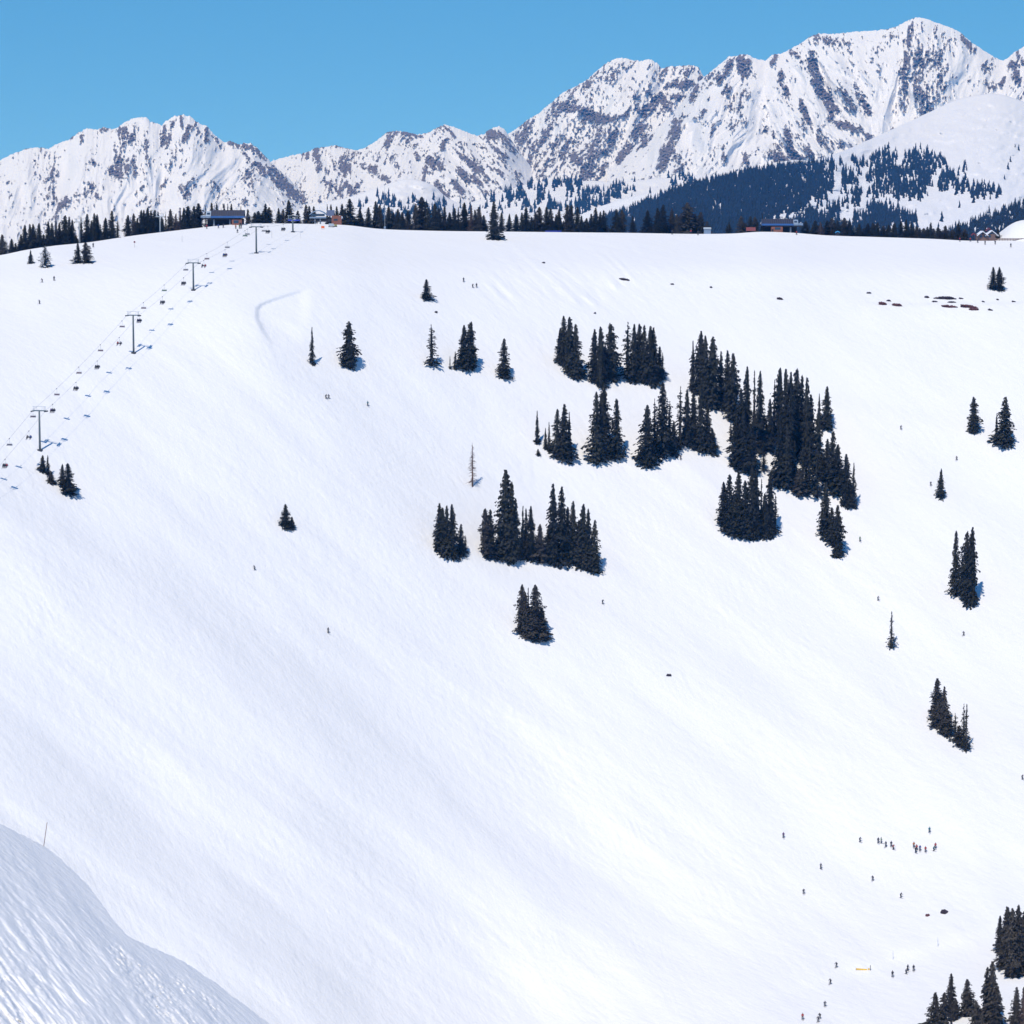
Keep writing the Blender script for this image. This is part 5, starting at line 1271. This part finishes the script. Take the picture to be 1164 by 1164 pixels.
# tall mast above the second lift house
g = behind(437.5, 4); h = g.y * v_of(210) - g.z
t = thing('mast', 'very tall thin grey mast rising above the ridge spruces', 'mast', g)
bm = bmesh.new(); tube(bm, (0, 0, -.5), (0, 0, h), 0.09, 0.05, 6); bm_obj('pole', bm, M_PALE, t)
bm = bmesh.new(); box(bm, (0, 0, 0.9), (0.9, 0.6, 1.2), bevel=.05); bm_obj('cabinet', bm, M_LBLUE, t)
bm = bmesh.new(); box(bm, (0, 0, h - 0.2), (0.3, 0.3, 0.3), bevel=.05); bm_obj('beacon', bm, M_PALE, t)

# trail sign and marker poles
def marker(px, pt, pb, lab, red=False, where=None, r=0.05, mat=None):
    g = where if where is not None else at(px, pb); h = g.y * v_of(pt) - g.z
    t = thing('marker_pole', lab, 'pole', g, 0, 'marker poles on the snow')
    bm = bmesh.new(); tube(bm, (0, 0, -.4), (0, 0, h), r, r * .7, 6); bm_obj('shaft', bm, mat or M_DKSTEEL, t)
    bm = bmesh.new()
    if red: box(bm, (0, -.06, h - 0.4), (0.7, 0.05, 0.7), bevel=.01)
    else: tube(bm, (0, 0, h * .55), (0, 0, h * .7), r * 1.7, n=6)
    bm_obj('sign_panel' if red else 'band', bm, M_RED if red else M_PALE, t)
marker(153, 274, 281, 'short pole with a red panel on the upper left snowfield', True)
marker(207, 267.5, 275, 'dark marker pole on the snow left of the left lift house')
marker(309, 262, 270.5, 'thin pole right of the fourth lift tower')
marker(341.5, 265, 270, 'thin pole below the second lift house', r=.035)
marker(1015, 1080.5, 1090.5, 'tall thin pole above the pair right of the yellow fence', r=.05, mat=M_PALE)
marker(1066, 1066, 1076, 'thin pole below the two brown boulders', r=.06, mat=M_PALE)
M_BAMB = plain('bamboo', (0.36, 0.27, 0.22), .6)
g = near_at(50, 960.5); h = 2.0
t = thing('bamboo_pole', 'leaning bamboo pole on the shaded edge of the near slope', 'pole', g); t.rotation_euler = (0, math.radians(9), 0)
bm = bmesh.new(); tube(bm, (0, 0, -.5), (0, 0, h), 0.035, 0.028, 8); bm_obj('cane', bm, M_BAMB, t)
bm = bmesh.new(); [tube(bm, (0, 0, z), (0, 0, z + .02), 0.043, n=8) for z in (0.3, .7, 1.1, 1.5, 1.85)]; bm_obj('node_rings', bm, M_BAMB, t)
# yellow fence at the valley floor
g0 = at(973, 1103); g1 = at(988.5, 1103)
t = thing('banner_fence', 'yellow banner fence with a dark end post on the lower right flat', 'fence', g0)
dv = g1 - g0
bm = bmesh.new(); box(bm, (dv.x * .42, dv.y * .42, dv.z * .42 + 0.3), (dv.x * .84, .06, .42), rz=math.atan2(dv.y, dv.x)); bm_obj('banner', bm, plain('yellow_banner', (0.8, 0.5, 0.06), .6), t)
bm = bmesh.new(); box(bm, (dv.x * .94, dv.y * .94, dv.z * .94 + 0.35), (dv.x * .12, .05, .5)); bm_obj('banner_end', bm, plain('yellow_banner', (0.8, 0.5, 0.06), .6), t)
bm = bmesh.new(); tube(bm, dv + Vector((0.2, 0, -.3)), dv + Vector((0.2, 0, 1.5)), .09); bm_obj('post', bm, M_DKSTEEL, t)
bm = bmesh.new(); tube(bm, (0, 0, -.3), (0, 0, .7), .04); bm_obj('post', bm, M_DKSTEEL, t)

# dark red tent and low stuff left of the right lift house
g = behind(853.5, 4); t = thing('tent', 'low dark red tent left of the right lift house', 'tent', g)
bm = bmesh.new(); prism(bm, [(-1.3, 0.8), (0, 2.5), (1.3, 0.8)], -2.2, 2.2); bm_obj('canopy', bm, M_RED, t)
for x in (-2.1, 2.1):
    for y in (-1.2, 1.2):
        bm = bmesh.new(); tube(bm, (x, y, -.5), (x, y, 0.9), .05); bm_obj('leg', bm, M_DKSTEEL, t)
g = behind(952, 3); t = thing('booth', 'small dark booth with bright blue arched roof on the crest', 'booth', g)
bm = bmesh.new(); box(bm, (0, 0, 0.7), (1.5, 1.4, 2.0), bevel=.05); bm_obj('cabin', bm, M_BLACK, t)
bm_obj('roof', arch(-1.1, 1.1, 1.5, 2.4, -.9, .9, 8), plain('bright_blue', (0.04, 0.25, 0.5), .5), t)
g = behind(804, 8); t = thing('shed', 'small grey shed half hidden on the crest below the separated ridge trees', 'shed', g)
bm = bmesh.new(); box(bm, (0, 0, 1.0), (3.2, 2.4, 3.0), bevel=.04); bm_obj('wall', bm, M_LBLUE, t)
bm = bmesh.new(); prism(bm, [(-1.5, 2.52), (0, 3.4), (1.5, 2.52)], -1.8, 1.8); bm_obj('roof', bm, M_PALE, t)

# lodge, rail fence and snow mound at the right end
g = behind(1121, 5); sc = g.y / F; bz = g.y * v_of(271.5)
t = thing('lodge', 'low timber lodge with snowy gables at the right end of the ridge', 'lodge', (g.x, g.y, bz), 0)
X = lambda p: (p - 1121) * sc
Zz = lambda q: (271.5 - q) * sc
M_TIMB = plain('brown_timber', (0.16, 0.10, 0.08), .8)
bm = bmesh.new(); box(bm, (X(1120), 1, 0.4), (X(1131) - X(1110), 6, 3.6), bevel=.05); wl = bm_obj('wall', bm, M_TIMB, t)
for p_x in (1114, 1119, 1124):
    bm = bmesh.new(); box(bm, (X(p_x), -2.04, 1.2), (1.1, 0.08, 1.0)); bm_obj('window', bm, M_GLASS, wl)
def gable(x0, x1, zb, zt, y0, y1, th, mat, name):
    bm = bmesh.new(); xm = (x0 + x1) / 2
    for s, xe in ((0, x0), (1, x1)):
        a = [bm.verts.new((xe, y, zb + k)) for y in (y0, y1) for k in (0, th)]; b = [bm.verts.new((xm, y, zt + k)) for y in (y0, y1) for k in (0, th)]
        for f_ in ((a[0], a[1], b[1], b[0]), (a[2], b[2], b[3], a[3]), (a[1], a[3], b[3], b[1]), (a[0], b[0], b[2], a[2]), (a[0], a[2], a[3], a[1])): bm.faces.new(f_)
    return bm_obj(name, bm, mat, t)
gable(X(1109.5), X(1122), Zz(268.2), Zz(263.3), -3.5, 3.5, .35, M_CLUMP, 'snowy_gable')
gable(X(1119), X(1134), Zz(268.5), Zz(262.6), -2.6, 4.6, .35, M_CLUMP, 'snowy_gable')
gable(X(1122), X(1128), Zz(263), Zz(259.8), 2, 6, .3, M_RED, 'red_roof')
gable(X(1104.5), X(1109.3), Zz(268), Zz(265.5), -1, 3, .3, M_RED, 'red_roof')
g = at(1147, 273.6)
t = thing('rail_fence', 'dark rail fence with closely set posts running right from the lodge', 'fence', g)
bm = bmesh.new()
Lf = 34 * g.y / F
for z in (0.3, 0.65, 1.0): box(bm, (0, 0, z), (Lf, .07, .24))
bm_obj('rails', bm, M_TIMB, t)
for k in range(12):
    bm = bmesh.new(); box(bm, (-Lf / 2 + k * Lf / 11, .12, .45), (.16, .14, 1.5)); bm_obj('post', bm, M_TIMB, t)
# snow mound
pm = [(1128, 273), (1134, 269), (1142, 260.5), (1150, 254.5), (1158, 251), (1164, 250), (1180, 248), (1210, 252), (1250, 270)]
gxs = np.linspace(1126, 1260, 90); ty = np.interp(gxs, [p[0] for p in pm], [p[1] for p in pm]); ty = np.convolve(np.pad(ty, 3, mode='edge'), np.ones(7) / 7, 'valid')
rows_ = []
for k, s in enumerate(np.linspace(-1, 1, 30)):
    y = 1352 + s * 28; prof = 1 - abs(s) ** 2.0
    u, v = uv(gxs, ty); ub, vb = uv(gxs, np.full(gxs.shape, 279.0))
    ztop = 1352 * v; zb = 1352 * vb - 1
    rows_.append(np.stack([u * 1352, np.full(gxs.shape, y), zb + (ztop - zb) * prof + 0.25 * fbm(gxs / 9, np.full(gxs.shape, s * 4.0), 3, 8) * prof], -1))
R_ = np.stack(rows_)
me = mesh_np('snow_mound', R_.reshape(-1, 3), grid_faces(*R_.shape[:2]), [M_SNOW])
tag(obj('snow_mound', me), kind='structure')

# ------------------------------------------------------------------ rocks
M_RED_ROCK = plain('red_brown_sandstone', (0.11, 0.04, 0.042), .9, var=.6, scale=1.2)
M_DK_ROCK = plain('dark_rock', (0.035, 0.022, 0.03), .9, var=.5, scale=1.2)
def rock(px, py, wp, hp, lab, red=True, seed=0, boulder=False, grp='rock outcrops in the snow'):
    g = at(px, py); sc = g.y / F
    r = random.Random(seed)
    hw, hh = wp * sc / 2 * 1.15, hp * sc / 2 * (1.0 if boulder else 0.95)
    bm = bmesh.new()
    if boulder:
        bmesh.ops.create_icosphere(bm, subdivisions=3, radius=1)
        for v in bm.verts:
            v.co *= 1 + math.sin(v.co.x * 5 + seed) * math.cos(v.co.z * 4 + seed * 2) * .18 + r.uniform(-.1, .1)
            v.co.x *= hw; v.co.y *= max(hh * 1.6, .5); v.co.z *= hh
    else:
        # layered broken ledge: stacked ragged slabs of different reach
        nl = max(2, int(hp * 1.3)); nx = max(6, int(wp * 1.6))
        for k in range(nl):
            z0 = -hh + 2 * hh * k / nl; z1 = z0 + 2 * hh / nl * r.uniform(0.75, 1.0)
            xa = -hw * r.uniform(0.45, 1.0); xb = hw * r.uniform(0.45, 1.0)
            top = []; bot = []; topb = []; botb = []
            for q in range(nx + 1):
                x = xa + (xb - xa) * q / nx; e = 1 - abs(2 * q / nx - 1) ** 3
                y = -0.5 - r.uniform(0, .55) * e; dz = r.uniform(-.9, .6) * hh
                zt = z0 + (z1 - z0) * e + dz * .5 * e; zb = z0 + r.uniform(-.3, .1) * hh * e - 0.02
                top.append(bm.verts.new((x, y, zt))); bot.append(bm.verts.new((x, y - .1, zb)))
                topb.append(bm.verts.new((x, 1.8, zt + .25))); botb.append(bm.verts.new((x, 1.8, zb)))
            for q in range(nx):
                bm.faces.new((bot[q], bot[q + 1], top[q + 1], top[q])); bm.faces.new((top[q], top[q + 1], topb[q + 1], topb[q]))
                bm.faces.new((botb[q], botb[q + 1], bot[q + 1], bot[q])); bm.faces.new((topb[q], topb[q + 1], botb[q + 1], botb[q]))
            bm.faces.new((bot[0], top[0], topb[0], botb[0])); bm.faces.new((bot[nx], botb[nx], topb[nx], top[nx]))
    o = bm_obj('rock_outcrop' if not boulder else 'boulder', bm, M_RED_ROCK if red else M_DK_ROCK)
    o.location = g + Vector((0, 0.1, hh * .2)); o.rotation_euler = (0, r.uniform(-.1, .16), 0)
    tag(o, lab, 'rock', grp)
RK = [(1003.5, 346, 12, 3.6, 'reddish slab, left of the pair in the left part of the rock band', 1), (1021, 347.5, 13, 3.2, 'reddish slanting slab, right of the pair in the left part of the rock band', 1),
 (1010, 342, 7, 1.6, 'thin dark ledge above the left pair of slabs', 0), (987, 333, 8, 1.2, 'thin dark ledge highest at the left end of the rock band', 0),
 (1074, 339.6, 24, 3.6, 'longest dark ledge at the top of the right rock band', 0), (1063, 343, 10, 1.6, 'small dark ledge under the left end of the longest ledge', 0),
 (1083, 343.8, 14, 1.6, 'thin ledge under the right end of the longest ledge', 0), (1079, 349, 17, 2.8, 'reddish wedge slab in the middle of the right rock band', 1),
 (1104, 349.2, 22, 2.6, 'wide reddish ledge at the right of the rock band', 1), (1106.5, 352, 14, 2.6, 'reddish slab just below the wide reddish ledge', 1),
 (1054, 338, 7, 2.0, 'dark notch of rock left of the longest ledge', 0), (1126, 352.3, 6, 1.6, 'small dark stone right of the reddish ledges', 0), (1118, 343, 5, 1.4, 'small grey stone above the right end of the ledges', 0),
 (1134, 340.6, 5, 1.6, 'small stone under the twin pair of spruces', 0), (1152, 343, 5, 1.5, 'tiny stone at the right end of the rock band', 0), (1092, 339.3, 6, 1.6, 'small dark stone right of the longest ledge', 0),
 (711, 318, 15, 2.0, 'short dark streak of rock under the crest, left of the others there', 0), (764, 323, 5, 1.4, 'tiny dark rock right of the rock streak under the crest', 0), (886, 340, 9, 2.4, 'dark flat rock on the upper slope between grove and crest', 0),
 (808, 326.5, 4, 1.2, 'tiniest rock on the upper slope, between the streak and flat rock', 0), (618, 299, 4, 1.3, 'tiny rock in the wind ripples below the crest', 0), (760, 767.5, 7, 2.0, 'lone dark rock in the middle of the open lower slope', 0),
 (676, 356, 3, 1.4, 'speck of rock above the first two dense clumps', 0), (495.5, 355, 3.5, 2.0, 'small dark rock below the lone high spruce', 0)]
for i, (px, py, wp, hp, lab, red) in enumerate(RK): rock(px, py, wp, hp, lab, bool(red), i * 3 + 1)
rock(1054.5, 1041, 5, 3.6, 'small reddish-brown boulder, left of two on the lower right slope', True, 91, True, 'brown boulders')
rock(1073.3, 1037.5, 7.5, 6, 'larger grey-brown boulder, right of two on the lower right slope', False, 95, True, 'brown boulders')
